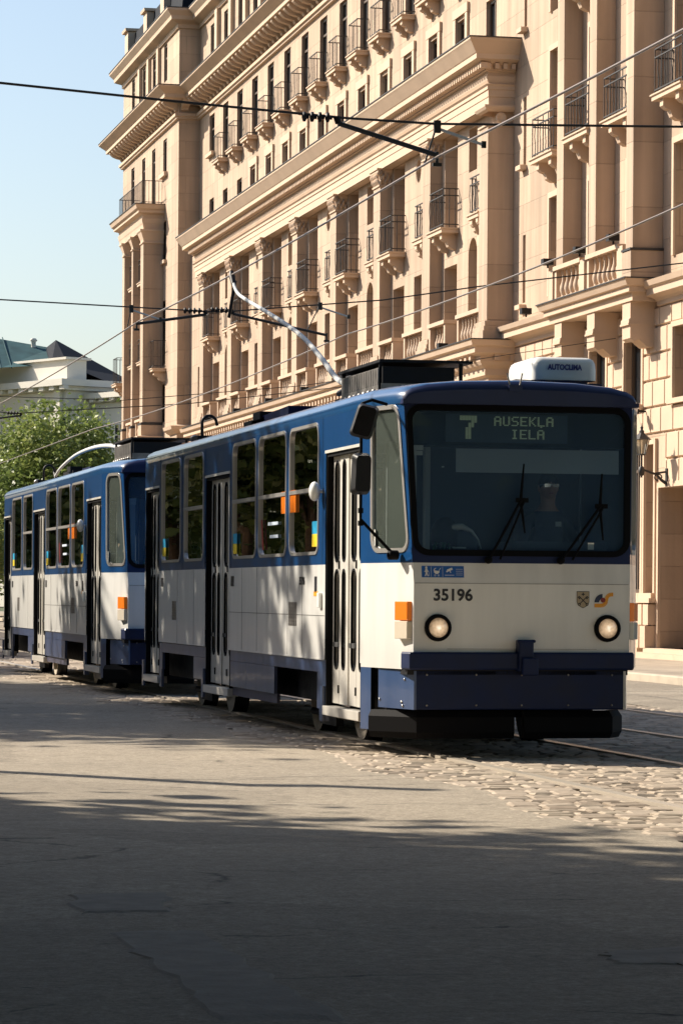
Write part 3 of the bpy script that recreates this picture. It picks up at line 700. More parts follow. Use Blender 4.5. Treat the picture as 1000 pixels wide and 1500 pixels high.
# bays: balustrades, balconies
def railing(parent, X, y0, y1, z0, z1, Xb, style=0):
    m2 = MB(); r = .008 if style else .007
    def rail(z): m2.box(X - .013, X + .013, y0, y1, z - .012, z + .012); m2.box(X, Xb, y0 - .015, y0 + .015, z - .012, z + .012); m2.box(X, Xb, y1 - .015, y1 + .015, z - .012, z + .012)
    rail(z1); rail(z0 + .08)
    rail(z1 - .16) if style else None
    n = max(5, int((y1 - y0) / (.19 if style else .2))); h = z1 - z0
    for i in range(n + 1):
        y = y0 + (y1 - y0) * i / n
        if style and i % 2:
            m2.tube([(X, y, z0 + .08), (X, y - .03, z0 + h * .3), (X, y + .035, z0 + h * .55), (X, y, z0 + h * .8)], .010, 5)
        else: m2.box(X - r, X + r, y - r, y + r, z0, z1)
    nx = max(2, int((Xb - X) / .13))
    for i in range(1, nx + 1):
        x = X + (Xb - X) * i / (nx + .5)
        for y in (y0, y1): m2.box(x - r, x + r, y - r, y + r, z0, z1)
    return m2.build('railing', M['iron'], parent)
def balcony(Xw, y, z, w_, proj, h=.9, style=0, bh=.34):
    m2 = MB(); m2.sweep([(-proj, z - .12), (-.06, z - .12), (0, z - .04), (.03, z - .03), (.03, z), (-proj, z)], [(Xw, y - w_ / 2), (Xw - proj, y - w_ / 2), (Xw - proj, y + w_ / 2), (Xw, y + w_ / 2)])
    m2.box(Xw - proj, Xw, y - w_ / 2, y + w_ / 2, z - .119, z - .001)
    o = m2.build('balcony', M['trim'], bld)
    for s_ in (-1, 1):
        c = MB(); yy = y + s_ * w_ * .27; p = proj
        prof = [(0, z - .12), (p * .85, z - .12), (p * .85, z - .12 - bh * .35), (p * .7, z - .12 - bh * .5), (p * .55, z - .12 - bh * .55), (p * .45, z - .12 - bh * .85), (p * .2, z - .12 - bh), (0, z - .12 - bh)]
        c.prism([(Xw - a - .001, yy - .1, b) for a, b in prof], (0, .2, 0)); c.build('bracket', M['trim'], o)
    railing(o, Xw - proj + .05, y - w_ / 2 + .05, y + w_ / 2 - .05, z, z + h, Xw, style)
    return o
b0 = None
for i, y in enumerate(AX[1:14]):
    if b0 is None: b0 = balcony(XW, y, 16.0, 1.2, .36, .85, 0, .3); yb = y
    else: copy_part(b0, bld, (0, y - yb, 0))
bb = None; bs = None; blk = None; inn = None
for k, y in enumerate(COLS):
    if y > 106: continue
    A, B = y + 4.2, y + 2.1
    if bb is None:
        bb = balcony(XP, A - .05, 9.93, 1.45, .42, .92, 1, .36); y0 = y
        bs = balcony(XP, y + 1.35, 10.02, 1.0, .2, .85, 1, .3)
        blk = balustrade(17.86, A - .85, A + .75, 7.0, 7.75, 5, .34); inn = balustrade(18.0, y + .55, y + 2.75, 7.05, 7.8, 7, .2)
    else:
        for q in (bb, bs, blk, inn): copy_part(q, bld, (0, y - y0, 0))
    m2 = MB().box(17.865, XP, A - .86, A - .72, 7.08, 7.66); m2.build('parapet_cheek', M['trim'], bld)
    flood(17.75, A - 1.1, 7.0)
# right-hand pavilion: giant pilasters over a balcony on corbels
def pil(y0, y1, X, zt=18.1, name='pilaster'):
    m2 = MB(); m2.box(X, XW, y0, y1, 7.9, zt); m2.box(X - .05, XW, y0 - .05, y1 + .05, 7.32, 7.86); m2.build(name, M['shaft'], bld, bevel=.012)
    m3 = MB().box(X - .07, XW, y0 - .07, y1 + .07, 7.86, 7.90); m3.build('pilaster_flashing', M['brace'], bld)
pil(63.3, 63.8, 18.1); pil(60.95, 61.45, 18.1); pil(57.8, 58.25, 17.9)
bc = balcony(XW, 62.3, 10.72, 1.75, .46, .85, 1, .4); copy_part(bc, bld, (0, -2.75, -.05)); copy_part(bc, bld, (0, 2.55, -.1)); copy_part(bc, bld, (0, -6.05, -.02))
copy_part(bc, bld, (0, 0, 3.1))
mb = MB(); cp = [(XW, 57.95), (17.95, 57.95), (17.95, 63.75), (XW, 63.75)]
mb.sweep([(-.3, 6.92), (0, 6.92), (.0, 7.0), (.02, 7.08), (.10, 7.08), (.10, 7.18), (.16, 7.2), (.22, 7.32), (-.3, 7.34)], cp); mb.box(17.96, XW, 57.96, 63.74, 6.93, 7.33)
mb.build('balcony_slab', M['trim'], bld)
MB().sweep([(.24, 7.32), (.24, 7.345), (-.3, 7.36), (-.3, 7.342)], cp).build('podium_flashing', M['brace'], bld)
for y in (58.17, 60.57, 62.94):
    c = MB(); X0 = 17.98
    c.prism([(XW, y, 6.92), (X0, y, 6.92), (X0, y, 6.6), (X0 - .03, y, 6.58), (X0 - .03, y, 6.5), (X0, y, 6.46), (X0, y, 6.22), (X0 + .08, y, 6.16), (X0 + .18, y, 6.2), (X0 + .24, y, 6.14), (X0 + .34, y, 6.06), (XW, y, 6.06)], (0, .52, 0))
    c.box(X0 - .045, XW, y - .015, y + .535, 6.47, 6.51)
    c.build('corbel', M['trim'], bld)
balustrade(17.93, 58.8, 60.95, 7.345, 8.08, 6, .22); balustrade(17.93, 61.4, 63.3, 7.345, 8.08, 5, .22)
for y in (58.6, 61.2, 63.5): MB().box(17.9, 18.18, y - .14, y + .16, 7.345, 8.02).build('pedestal', M['trim'], bld)
for y in (58.9, 61.2, 63.55): flood(17.85, y, 8.1)
flood(18.2, 66.5, 7.34)
# pavilion portico of the far end
for k, (y, hw) in enumerate(((115.32, .35), (117.78, .19), (120.05, .19))):
    m2 = MB(); m2.box(17.0, XT, y - hw, y + hw, 7.5, 14.55); m2.box(16.95, XT, y - hw - .05, y + hw + .05, 7.0, 7.42); o = m2.build('column', M['shaft'], bld, bevel=.012)
    c = MB().sweep([(0, 14.05), (.04, 14.06), (.04, 14.1), (0, 14.12), (.01, 14.2), (.1, 14.45), (.14, 14.5), (.14, 14.56), (0, 14.56)], [(XT, y - hw), (17.0, y - hw), (17.0, y + hw), (XT, y + hw)]); c.build('capital', M['trim'], o)
    MB().sweep([(.06, 7.42), (.06, 7.5), (0, 7.52), (0, 7.42)], [(XT, y - hw), (17.0, y - hw), (17.0, y + hw), (XT, y + hw)]).build('base_flashing', M['brace'], o)
mb = MB(); tp = [(XT, 114.97), (17.0, 114.97), (17.0, 121.1), (XT, 121.1)]
mb.sweep([(-.02, 14.56), (0, 14.56), (.03, 14.75), (.05, 14.8), (.08, 14.95), (.03, 15.0), (.05, 15.1), (.22, 15.16), (.22, 15.24), (.3, 15.3), (.36, 15.45), (-.02, 15.48)], tp); mb.box(17.01, XT, 114.98, 121.09, 14.56, 15.47)
o = mb.build('portico_entablature', M['trim'], bld); MB().sweep([(.38, 15.45), (.38, 15.475), (0, 15.51), (0, 15.482)], tp).build('cornice_flashing', M['brace'], o)
railing(o, 16.95, 115.0, 121.0, 15.49, 16.35, XT)
mb = MB(); mb.box(17.0, XT, 114.9, 121.0, .12, 6.9); mb.sweep([(0, 6.6), (.1, 6.65), (.1, 6.8), (.22, 6.9), (.22, 7.0), (0, 7.02)], [(XT, 114.9), (17.0, 114.9), (17.0, 121.0), (XT, 121.0)]); mb.build('podium', M['trim'], bld)
for y in (116.63, 118.9):
    for z in (9.85, 12.8):
        o = balcony(XT, y, z, 1.7, .6, .85, 1, .3)
    balustrade(17.1, y - .75, y + .75, 7.03, 7.7, 5, .2)
balcony(XT, 114.75, 9.45, 1.2, .5, 1.0, 0, .35)
balcony(XT, 124.3, 9.5, 1.2, .5, 1.0, 0, .35)

# ---------------------------------------------------------------- the tram (front car, then its twin behind)
XL, XR, CX = 5.52, 7.84, 6.68
YA, YB = 25.16, 37.03                                    # straight part of the body
tram = thing('tram', 'front car of the blue and white tram, headlights lit, trolley pole raised to the wire', 'tram', (6.7, 24.2, 0), 'coupled blue and white tram cars')
def Yf(z): return 24.2 + (0 if z <= 1.38 else (z - 1.38) * .2 / 1.42)
def FL(z, f=1.0): y = YA + (Yf(z) - YA) * f; return Vector((XL + .219 * (YA - y), y, z))
def FR(z, f=1.0): y = YA + (Yf(z) - YA) * f; return Vector((XR - .3645 * (YA - y), y, z))
def RL(z, f=1.0): return Vector((XL + .25 * .85 * f, YB + .85 * f, z))
def RR(z, f=1.0): return Vector((XR - .25 * .85 * f, YB + .85 * f, z))
CREAM, BLUE, NAVY, SKIRT = 0, 1, 2, 3
BM = [M['cream'], M['blue'], M['navy'], M['skirt'], M['rubber']]
WINS = [(26.87, 28.22, 1), (28.33, 29.75, 1), (29.84, 31.17, 1), (32.87, 34.19, 1), (34.38, 35.80, 0)]
DOORS = [(25.20, 26.60), (31.32, 32.76), (35.95, 36.98)]
body = MB(); winloops = []
def side(X, sgn, doors):
    d = Vector((-sgn, 0, 0))                                # sgn=-1: left side; inward = +x
    cuts = sorted({YA, YB} | {c for w_ in WINS for c in w_[:2]} | {c for w_ in doors for c in w_})
    for a, b in zip(cuts, cuts[1:]):
        m = (a + b) / 2; isd = any(p <= m <= q for p, q in doors); isw = any(p <= m <= q for p, q, _ in WINS)
        def q(z0, z1, mi): body.mi = mi; body.poly([(X, a, z0), (X, b, z0), (X, b, z1), (X, a, z1)])
        if isd: q(2.5, 2.86, BLUE); continue
        q(.73, 1.54, CREAM)
        if isw:
            q(1.54, 1.61, BLUE); q(2.79, 2.86, BLUE); body.mi = BLUE
            O = [Vector((X, a, 1.61)), Vector((X, b, 1.61)), Vector((X, b, 2.79)), Vector((X, a, 2.79))]
            I = [Vector((X, a + .035, 1.645)), Vector((X, b - .035, 1.645)), Vector((X, b - .035, 2.76)), Vector((X, a + .035, 2.76))]
            lp = plate_hole(body, O, I, .11, 5, d * .04); winloops.append((X, sgn, a, b, lp, [w_ for w_ in WINS if w_[0] <= m <= w_[1]][0][2]))
        else: q(1.54, 2.86, BLUE)
        # skirt
    def sk(a, b, z0, z1, mi=SKIRT, dx=.012): body.mi = mi; body.box(min(X - sgn * dx, X - sgn * (dx + .03)), max(X - sgn * dx, X - sgn * (dx + .03)), a, b, z0, z1)
    sk(26.6, 26.87, .20 if sgn < 0 else .4, .725, BLUE); sk(26.87, 31.3, .615, .722); sk(26.87, 26.97, .3, .612); sk(28.95, 30.4, .36, .612); sk(30.41, 31.30, .36, .612); sk(28.95, 31.3, .27, .357, NAVY, .04)
    sk(32.78, 35.78, .615, .722); sk(32.78, 33.55, .38, .612); sk(35.72, 35.78, .42, .612); sk(35.79, 35.93, .22 if sgn < 0 else .4, .722, BLUE); sk(32.60, 32.76, .26, .33, BLUE) if 0 else None
    body.mi = BLUE; body.box(min(X - sgn * .0, X + sgn * .012), max(X, X + sgn * .012), YA, YB, 2.845, 2.862)
    body.mi = CREAM; body.box(min(X, X + sgn * .006), max(X, X + sgn * .006), 26.62, 31.3, .722, .735)
side(XL, -1, DOORS); side(XR, 1, [])
# nose and tail facets
def facet(F, R_, hole=True, front=True):
    P = lambda z, f: (F(z, f))
    out = (F(1, 1) - F(1, 0)).cross(Vector((0, 0, 1))).normalized()
    if out.dot(F(1, .5) - Vector((CX, F(1, .5).y, 1))) < 0: out = -out
    def q(z0, z1, f0, f1, mi): body.mi = mi; body.poly([P(z0, f0), P(z0, f1), P(z1, f1), P(z1, f0)])
    q(.70, 1.38, 0, 1, CREAM); q(1.38, 1.54, 0, 1, CREAM)
    if F is FL: q(.20, .70, 0, .2, BLUE)
    body.mi = BLUE
    if hole:
        O = [P(1.54, 0), P(1.54, 1), P(2.80, 1), P(2.80, 0)]
        I = [P(1.645, .22), P(1.645, .93), P(2.775, .86), P(2.775, .24)]
        lp = plate_hole(body, O, I, .11, 6, -out * .04); return lp, out
    q(1.54, 2.80, 0, 1, BLUE)
lpL, outL = facet(FL, None); lpR, outR = facet(FR, None)
facet(RL, None, False); facet(RR, None, False)
# nose front
body.mi = CREAM
body.poly([FL(.83), FR(.83), FR(1.38), FL(1.38)]); body.poly([FL(1.38), FR(1.38), FR(1.54), FL(1.54)])
body.mi = NAVY
wsO = [FL(1.54), FR(1.54), FR(2.80), FL(2.80)]
def FI(x0, z): # point on the leaning front, x0 measured from left edge fraction
    a, b = FL(z), FR(z); return a + (b - a) * x0
fn = (FR(2.8) - FL(2.8)).cross(FL(2.8) - FL(1.54)).normalized(); fn = fn if fn.y < 0 else -fn
wsI = [FI(.022, 1.63), FI(.978, 1.63), FI(.975, 2.76), FI(.025, 2.76)]
wsl = plate_hole(body, wsO, wsI, .10, 6, -fn * .04)
body.mi = BLUE
body.poly([RL(.35), RR(.35), RR(2.8), RL(2.8)])
# roof
RP = [(-1.0, 2.80), (-1.012, 2.86), (-.985, 2.905), (-.93, 2.94), (-.80, 2.975), (-.5, 3.005), (0, 3.02), (.5, 3.005), (.80, 2.975), (.93, 2.94), (.985, 2.905), (1.012, 2.86), (1.0, 2.80)]
def rsec(y, xl, xr, drop=0, sq=1.0):
    c, h = (xl + xr) / 2, (xr - xl) / 2
    return [(c + h * a, y, 2.80 + (z - 2.80) * sq - drop) for a, z in RP]
secs = [rsec(24.33, 5.70, 7.56, 0, .55), rsec(24.37, FL(2.8).x - .01, FR(2.8).x + .01, 0, .85), rsec(24.55, 5.65, 7.62, 0, .95), rsec(25.16, XL, XR), rsec(26.5, XL, XR), rsec(36.9, XL, XR), rsec(37.3, XL + .05, XR - .05, 0, .95), rsec(37.9, XL + .22, XR - .22, 0, .8)]
rfm = MB(); n = len(RP)
for i in range(len(secs) - 1):
    for j in range(n - 1):
        rfm.mi = 1 if i < 1 else 0
        rfm.poly([secs[i][j], secs[i][j + 1], secs[i + 1][j + 1], secs[i + 1][j]], True)
rfm.v, rfm.f = rfm.v, rfm.f
rfm.mi = 1; rfm.poly([(x, y, z) for x, y, z in secs[0]][::-1]); rfm.mi = 0; rfm.poly(secs[-1])
ob = body.build('body', BM, tram)
orf = rfm.build('roof', [M['roofblue'], M['navy']], tram)
wm = orf.modifiers.new('w', 'WELD'); wm.merge_threshold = .0005
# header apron closing under the roof at the nose
mb = MB(); mb.prism([(5.665, 24.335, 2.795), (7.60, 24.335, 2.795), (7.60, 24.335, 2.83), (5.665, 24.335, 2.83)], (0, .12, 0)); mb.build('header_strip', M['navy'], tram)

def window_part(lp, out, name, fm, gm, k=.028, bar=None, slid=False, pr=.008):
    o = MB(); lo = inset(lp, k); li = inset(lp, -.012)
    ring(o, li, lo, out * pr)
    if bar: o.box(*bar)
    w_ = o.build(name, fm, tram)
    g = MB(); g.poly([p - out * .015 for p in inset(lp, -.006)]); gl = g.build('pane', gm, w_)
    return w_, gl
WP = []
for X, sgn, a, b, lp, bar in winloops:
    out = Vector((sgn, 0, 0))
    br = (min(X - .012, X + .012), max(X - .012, X + .012), a + .03, b - .03, 2.18, 2.215) if bar else None
    w_, gl = window_part(lp, out, 'side_window', M['alu'], M['glass'], k=.017, bar=br); WP.append((w_, X, sgn, a, b))
    if sgn < 0 and bar:
        s_ = MB(); m = a + (b - a) * .56
        s_.box(X + .02, X + .04, m - .02, m + .02, 2.22, 2.74); s_.build('sliding_rail', M['blackm'], w_)
wf, _ = window_part(lpL, outL, 'cab_side_window', M['alu'], M['glass'], .024)
wr, _ = window_part(lpR, outR, 'cab_side_window', M['alu'], M['glass'], .024)
ws, wsg = window_part(wsl, fn, 'windscreen', M['rubber'], M['shield'], .035, pr=.012)
# stickers in the side windows
def sticker(p, y, z, w_, h, cols, X=XL - .001, nm='sticker'):
    s_ = MB(); n = len(cols)
    for i in range(n): s_.mi = i; s_.box(X - .001, X + .003, y, y + w_, z + h * i / n, z + h * (i + 1) / n)
    s_.build(nm, cols, p)
sticker(WP[0][0], 26.95, 1.70, .22, .22, [M['yellow'], M['cyan']]); sticker(WP[2][0], 30.9, 1.68, .2, .2, [M['yellow'], M['cyan']]); sticker(WP[4][0], 35.45, 1.70, .22, .2, [M['yellow'], M['cyan']])
sticker(WP[0][0], 27.92, 2.02, .24, .2, [M['amber']]); sticker(WP[1][0], 28.36, 2.02, .24, .2, [M['amber']])
sm = MB()
for i, w_ in enumerate((.62, .5)):
    yy = 28.75
    sm.box(XL - .001, XL + .002, yy, yy + w_ * .8, 1.805 + .12 * (1 - i), 1.835 + .12 * (1 - i))
sm.build('sticker', M['blind'], WP[1][0]); sm = MB(); sm.prism([(XL - .002, 29.45, 1.70), (XL - .002, 29.53, 1.70), (XL - .002, 29.60, 1.98), (XL - .002, 29.54, 1.99)], (.004, 0, 0)); sm.build('sticker', M['red'], WP[1][0])
sticker(wf, 24.9, 1.68, .08, .13, [M['white']], XL + .055, 'sticker')

# folding doors
def door(a, b, n=4):
    X = XL + .05; m2 = MB(); W_ = (b - a - .04) / n; panes = []
    m2.mi = 0
    for i in range(n):
        p0 = a + .02 + W_ * i; p1 = p0 + W_ - .008; sw = (.058, .085)[i % 2]
        for z0, z1, s0, s1 in ((.36, 1.54, .66, 1.49), (1.54, 2.46, 1.57, 2.41)):
            zt = X + (.012 if i % 2 else 0)
            O = [Vector((zt, p0, z0)), Vector((zt, p1, z0)), Vector((zt, p1, z1)), Vector((zt, p0, z1))]
            c = (p0 + p1) / 2; I = [Vector((zt, c - sw, s0)), Vector((zt, c + sw, s0)), Vector((zt, c + sw, s1)), Vector((zt, c - sw, s1))]
            lp = plate_hole(m2, O, I, sw * .95, 5, (.035, 0, 0)); m2.mi = 1; ring(m2, inset(lp, -.006), inset(lp, .012), Vector((-.006, 0, 0))); m2.mi = 0
            panes.append([p + Vector((.02, 0, 0)) for p in lp])
        m2.poly([(X + .03, p0, .36), (X, p0, .36), (X, p0, 2.46), (X + .03, p0, 2.46)])
    m2.mi = 1; m2.box(X - .04, X + .08, a, a + .02, .3, 2.5); m2.box(X - .04, X + .08, b - .02, b, .3, 2.5); m2.box(X - .04, X + .08, a + .02, b - .02, 2.46, 2.5)
    m2.mi = 0; m2.box(X - .058, X - .045, a - .01, b + .01, 2.49, 2.515)
    for i in (1, 3):
        yy = a + .02 + W_ * i
        for z in (.45, 1.5): m2.mi = 1; m2.box(X - .012, X, yy - .006, yy + .006, z, z + .07)
    o = m2.build('door', [M['doorp'], M['rubber']], tram)
    g = MB()
    for p in panes: g.poly(p)
    g.build('pane', M['glass'], o)
    MB().box(XL - .015, XL + .1, a - .02, b + .02, .255, .335).build('door_step', M['doorp'], o, bevel=.006)
    MB().box(XL - .016, XL + .01, b + .02, b + .12, .2, .5).build('step_bracket', M['blue'], o)
    return o
for a, b in DOORS: door(a, b)

# panel seams, drip rail and fixings
m2 = MB()
for y in (27.6, 28.27, 29.8, 30.6, 33.5, 34.6): m2.box(XL - .0015, XL + .002, y - .0025, y + .0025, .74, 1.535)
for y in (26.72, 31.25, 32.82, 34.28, 35.87): m2.box(XL - .0015, XL + .002, y - .0025, y + .0025, 1.545, 2.84)
m2.box(XL - .002, XL + .002, 26.62, 31.3, 1.10, 1.104)
o = m2.build('panel_seam', M['rubber'], tram)
m2 = MB(); a, b = FL(1.38), FR(1.38); m2.box(a.x + .01, b.x - .01, 24.1975, 24.2, 1.377, 1.382); m2.box(6.0, 7.22, 24.1975, 24.2, .862, .866); m2.build('nose_seam', M['steel'], tram)
# bumper, apron, plates
mb = MB(); pth = [(FL(.8, .88).x - .02, FL(.8, .88).y), (FL(.8).x - .02, 24.17), (FR(.8).x + .0, 24.17), (FR(.8, .9).x, FR(.8, .9).y)]
mb.sweep([(0, .70), (.02, .70), (.028, .715), (.028, .825), (.02, .84), (0, .84)], [tuple(p) for p in pth][::-1]); o = mb.build('bumper', M['bumper'], tram, bevel=.006)
mb = MB(); mb.box(5.75, 7.46, 24.24, 24.30, .385, .70); apo = mb.build('apron', M['bumper'], tram, bevel=.01); m9 = MB()
for x in (5.85, 6.25, 6.62, 7.0, 7.36):
    for z in (.42, .66): m9.grid_sphere((x, 24.238, z), .009, .006, .009, 8, 4)
m9.build('bolt', M['steel'], apo)
MB().box(5.69, 7.49, 24.24, 25.0, .66, .70).build('under_plate', M['blackm'], tram)
mb = MB(); a, b = Vector((5.745, 24.235, 0)), Vector((5.60, 24.86, 0)); d = Vector((.02, .004, 0))
mb.prism([a + Vector((0, 0, .385)), b + Vector((0, 0, .385)), b + Vector((0, 0, .69)), a + Vector((0, 0, .69))], d)
q = mb.build('corner_plate', M['blue'], tram)
m3 = MB()
for t_, z in ((.25, .62), (.95, .45), (.33, .44), (.30, .41)): p = a + (b - a) * t_; m3.grid_sphere((p.x - .004, p.y, z), .008, .012, .012, 6, 4)
m3.build('rivet', M['alu'], q)
mb = MB(); a, b = Vector((7.475, 24.235, 0)), Vector((7.58, 24.55, 0))
mb.prism([a + Vector((0, 0, .385)), b + Vector((0, 0, .385)), b + Vector((0, 0, .69)), a + Vector((0, 0, .69))], (-.02, .004, 0)); mb.build('corner_plate', M['cream'], tram)
mb = MB(); mb.box(6.56, 6.68, 24.10, 24.24, .69, .93); mb.box(6.58, 6.71, 24.06, 24.12, .66, .80); mb.box(6.545, 6.695, 24.09, 24.16, .915, .94); mb.build('coupler_cover', M['bumper'], tram, bevel=.012)
mb = MB(); r_ = .11                                       # life guard
mb.sweep([(0, .16), (.06, .15), (.085, .20), (.085, .32), (.05, .37), (0, .37)], [(6.60, 24.46), (5.86, 24.46), (5.60, 24.70)][::1] if False else [(5.56, 24.80), (5.84, 24.46), (6.60, 24.46)][::-1]); mb.sweep([(0, .16), (.06, .15), (.085, .20), (.085, .32), (.05, .37), (0, .37)], [(7.50, 24.70), (7.36, 24.46), (6.68, 24.46)])
mb.box(5.7, 7.4, 24.9, 26.4, .3, .7); mb.build('life_guard', M['rubber'], tram)
MB().box(5.75, 7.6, 26.3, 37.6, .33, .70).build('underframe', M['blackm'], tram)
# headlights
for x in (5.925, 7.305):
    y0 = 24.2; m2 = MB(); m2.lathe((x, y0 + .01, 1.03), (0, -1, 0), [(.108, 0), (.108, .02), (.104, .045), (.09, .05), (.078, .045), (.078, .02)], 28)
    o = m2.build('headlight', M['rubber'], tram)
    l_ = MB(); l_.lathe((x, y0 - .022, 1.03), (0, -1, 0), [(.079, 0), (.06, .018), (.03, .026), (.0, .028)], 28); l_.build('lens', M['lamp'], o)
    l_ = MB(); l_.lathe((x, y0 - .015, 1.03), (0, -1, 0), [(.078, 0), (.084, .012), (.088, 0)], 28); l_.build('trim_ring', M['alu'], o)
# corner lamps (amber over white)
for F, out in ((FL, outL), (FR, outR)):
    a = F(1.0, .74); b = F(1.0, .97); t_ = (b - a).normalized(); L_ = (b - a).length
    for nm, z0, z1, mt in (('turn_signal', 1.085, 1.235, M['amber']), ('marker_lamp', .94, 1.08, M['clear'])):
        m2 = MB(); p = [a, b, b + out * .035 - t_ * .02, a + out * .055 + t_ * .02]
        m2.prism([(v.x, v.y, z0) for v in p], (0, 0, z1 - z0)); m2.build(nm, mt, tram, bevel=.006)
# wipers
def wiper(x, z, px, pz, tx, bz, tz):
    off = -.035; Y = lambda z: Yf(z) + off
    m2 = MB(); m2.lathe((x, Y(z) + .02, z), (0, -1, 0), [(.03, 0), (.03, .03), (.015, .05), (0, .05)], 12)
    m2.tube([(x, Y(z) - .01, z), (px, Y(pz) - .03, pz)], .011, 6); m2.tube([(x + .09, Y(z) - .01, z + .005), (px + .03, Y(pz) - .03, pz)], .009, 6)
    m2.tube([(tx - .01, Y(bz) - .005, bz), (px, Y(pz) - .02, pz), (tx, Y(tz) - .005, tz)], [.007, .014, .007], 6); m2.box(px - .04, px + .06, Y(pz) - .035, Y(pz) - .015, pz - .018, pz + .018)
    m2.build('wiper', M['rubber'], tram)
wiper(6.33, 1.565, 6.60, 2.04, 6.64, 1.78, 2.33); wiper(6.92, 1.565, 7.25, 2.00, 7.28, 1.73, 2.26)
# mirrors on a long bent arm
mb = MB(); mb.tube([(5.60, 24.62, 2.80), (5.47, 24.58, 2.83), (5.385, 24.55, 2.80), (5.37, 24.52, 2.70), (5.37, 24.52, 2.02), (5.37, 24.52, 1.88), (5.62, 24.42, 1.60)], .013, 8)
mb.lathe((5.61, 24.43, 1.60), (-.9, -.3, 0), [(.04, -.04), (.04, .03), (.02, .04)], 10)
for z in (2.6, 2.3, 1.95, 1.85): mb.lathe((5.37, 24.52, z), (0, 0, 1), [(.022, -.02), (.022, .02)], 8)
arm = mb.build('mirror_arm', M['rubber'], tram)
def mirror(c, w_, h, tilt, yaw, mats):
    m2 = MB(); Mx = Matrix.Translation(c) @ Matrix.Rotation(yaw, 4, 'Z') @ Matrix.Rotation(tilt, 4, 'Y')
    prof = round_quad([(-w_, 0, -h), (w_ * .9, 0, -h * 1.0), (w_, 0, h), (-w_ * .8, 0, h)], .035, 4); lp = [p for q_ in prof for p in q_]
    F0 = [Mx @ p for p in lp]; F1 = [Mx @ Vector((p.x * .8, -.07, p.z * .86)) for p in lp]; n = len(lp)
    for i in range(n): j = (i + 1) % n; m2.poly([F0[i], F0[j], F1[j], F1[i]], True)
    m2.poly(F1); m2.mi = 1; m2.poly([Mx @ (p * .93 + Vector((0, .004, 0))) for p in lp][::-1]); m2.mi = 0; m2.poly(F0)
    m2.build('mirror', mats, arm)
mirror(Vector((5.39, 24.50, 2.655)), .095, .135, R(14), R(-12), [M['blackm'], M['alu']])
mirror(Vector((5.36, 24.50, 2.24)), .085, .165, R(0), R(8), [M['blackm'], M['alu']])
# small round mirror beside the front door
mb = MB(); mb.grid_sphere((XL - .07, 26.74, 2.17), .05, .07, .085, 12, 8); mb.tube([(XL, 26.74, 2.17), (XL - .06, 26.74, 2.17)], .015); mb.build('round_mirror', M['white'], tram)

# lettering and marks
def text_mesh(s, size, name, mat, parent, Mx, offset=0.0, extrude=.001, align='CENTER', sx=1.0):
    cu = bpy.data.curves.new('t', 'FONT'); cu.body = s; cu.size = size; cu.align_x = align; cu.extrude = extrude; cu.offset = offset; cu.resolution_u = 4
    t_ = bpy.data.objects.new('t', cu); col.objects.link(t_); dg = bpy.context.evaluated_depsgraph_get(); me = bpy.data.meshes.new_from_object(t_.evaluated_get(dg))
    bpy.data.objects.remove(t_)
    o0 = Vector(); q_ = parent
    while q_ is not None: o0 += q_.location; q_ = q_.parent
    me.transform(Matrix.Diagonal((sx, 1, 1, 1))); me.transform(Mx); me.transform(Matrix.Translation(-o0)); me.materials.clear(); me.materials.append(mat); me.name = name
    o = bpy.data.objects.new(name, me); col.objects.link(o); o.parent = parent; return o
FRONT = Matrix.Rotation(R(90), 4, 'X')
text_mesh('35196', .128, 'fleet_number', M['ink'], tram, Matrix.Translation((6.045, 24.196, 1.245)) @ FRONT, .0035)
SIDE = Matrix.Rotation(R(-90), 4, 'Z') @ Matrix.Rotation(R(90), 4, 'X')
text_mesh('35196', .10, 'side_number', M['ink'], tram, Matrix.Translation((XL - .003, 27.6, 1.37)) @ SIDE, .002)
def P2(x, z, dy=.003): y = Yf(z) - dy; return (x, y, z)
sg = MB(); sg.poly([P2(5.795, 1.425), P2(6.135, 1.425), P2(6.135, 1.515), P2(5.795, 1.515)]); sgo = sg.build('notice_plate', M['signblue'], tram)
g = MB()
def disk(mb, x, z, r, dy=.006, n=14, r0=0, t0=0, t1=2 * math.pi):
    if r0: 
        for i in range(n):
            a, b = t0 + (t1 - t0) * i / n, t0 + (t1 - t0) * (i + 1) / n
            mb.poly([P2(x + r0 * math.cos(a), z + r0 * math.sin(a), dy), P2(x + r * math.cos(a), z + r * math.sin(a), dy), P2(x + r * math.cos(b), z + r * math.sin(b), dy), P2(x + r0 * math.cos(b), z + r0 * math.sin(b), dy)])
    else: mb.poly([P2(x + r * math.cos(t0 + (t1 - t0) * i / n), z + r * math.sin(t0 + (t1 - t0) * i / n), dy) for i in range(n + (t1 - t0 < 6.2))])
def seg(mb, x0, z0, x1, z1, w_, dy=.006):
    d = Vector((x1 - x0, z1 - z0)).normalized() * w_ / 2
    mb.poly([P2(x0 - d.y, z0 + d.x, dy), P2(x0 + d.y, z0 - d.x, dy), P2(x1 + d.y, z1 - d.x, dy), P2(x1 - d.y, z1 + d.x, dy)])
x = 5.832; disk(g, x, 1.503, .009); seg(g, x, 1.494, x, 1.463, .018); seg(g, x, 1.465, x - .010, 1.434, .009); seg(g, x, 1.465, x + .013, 1.434, .009); seg(g, x, 1.49, x + .018, 1.468, .006); seg(g, x, 1.49, x - .015, 1.468, .006); seg(g, x + .018, 1.468, x + .022, 1.434, .003)
x = 5.915; disk(g, x, 1.474, .023, t0=math.pi * .9, t1=math.pi * 2.0); disk(g, x - .002, 1.476, .024, t0=math.pi * .5, t1=math.pi); seg(g, x + .015, 1.474, x + .033, 1.500, .004); disk(g, x - .014, 1.441, .007, r0=.004); disk(g, x + .014, 1.441, .007, r0=.004)
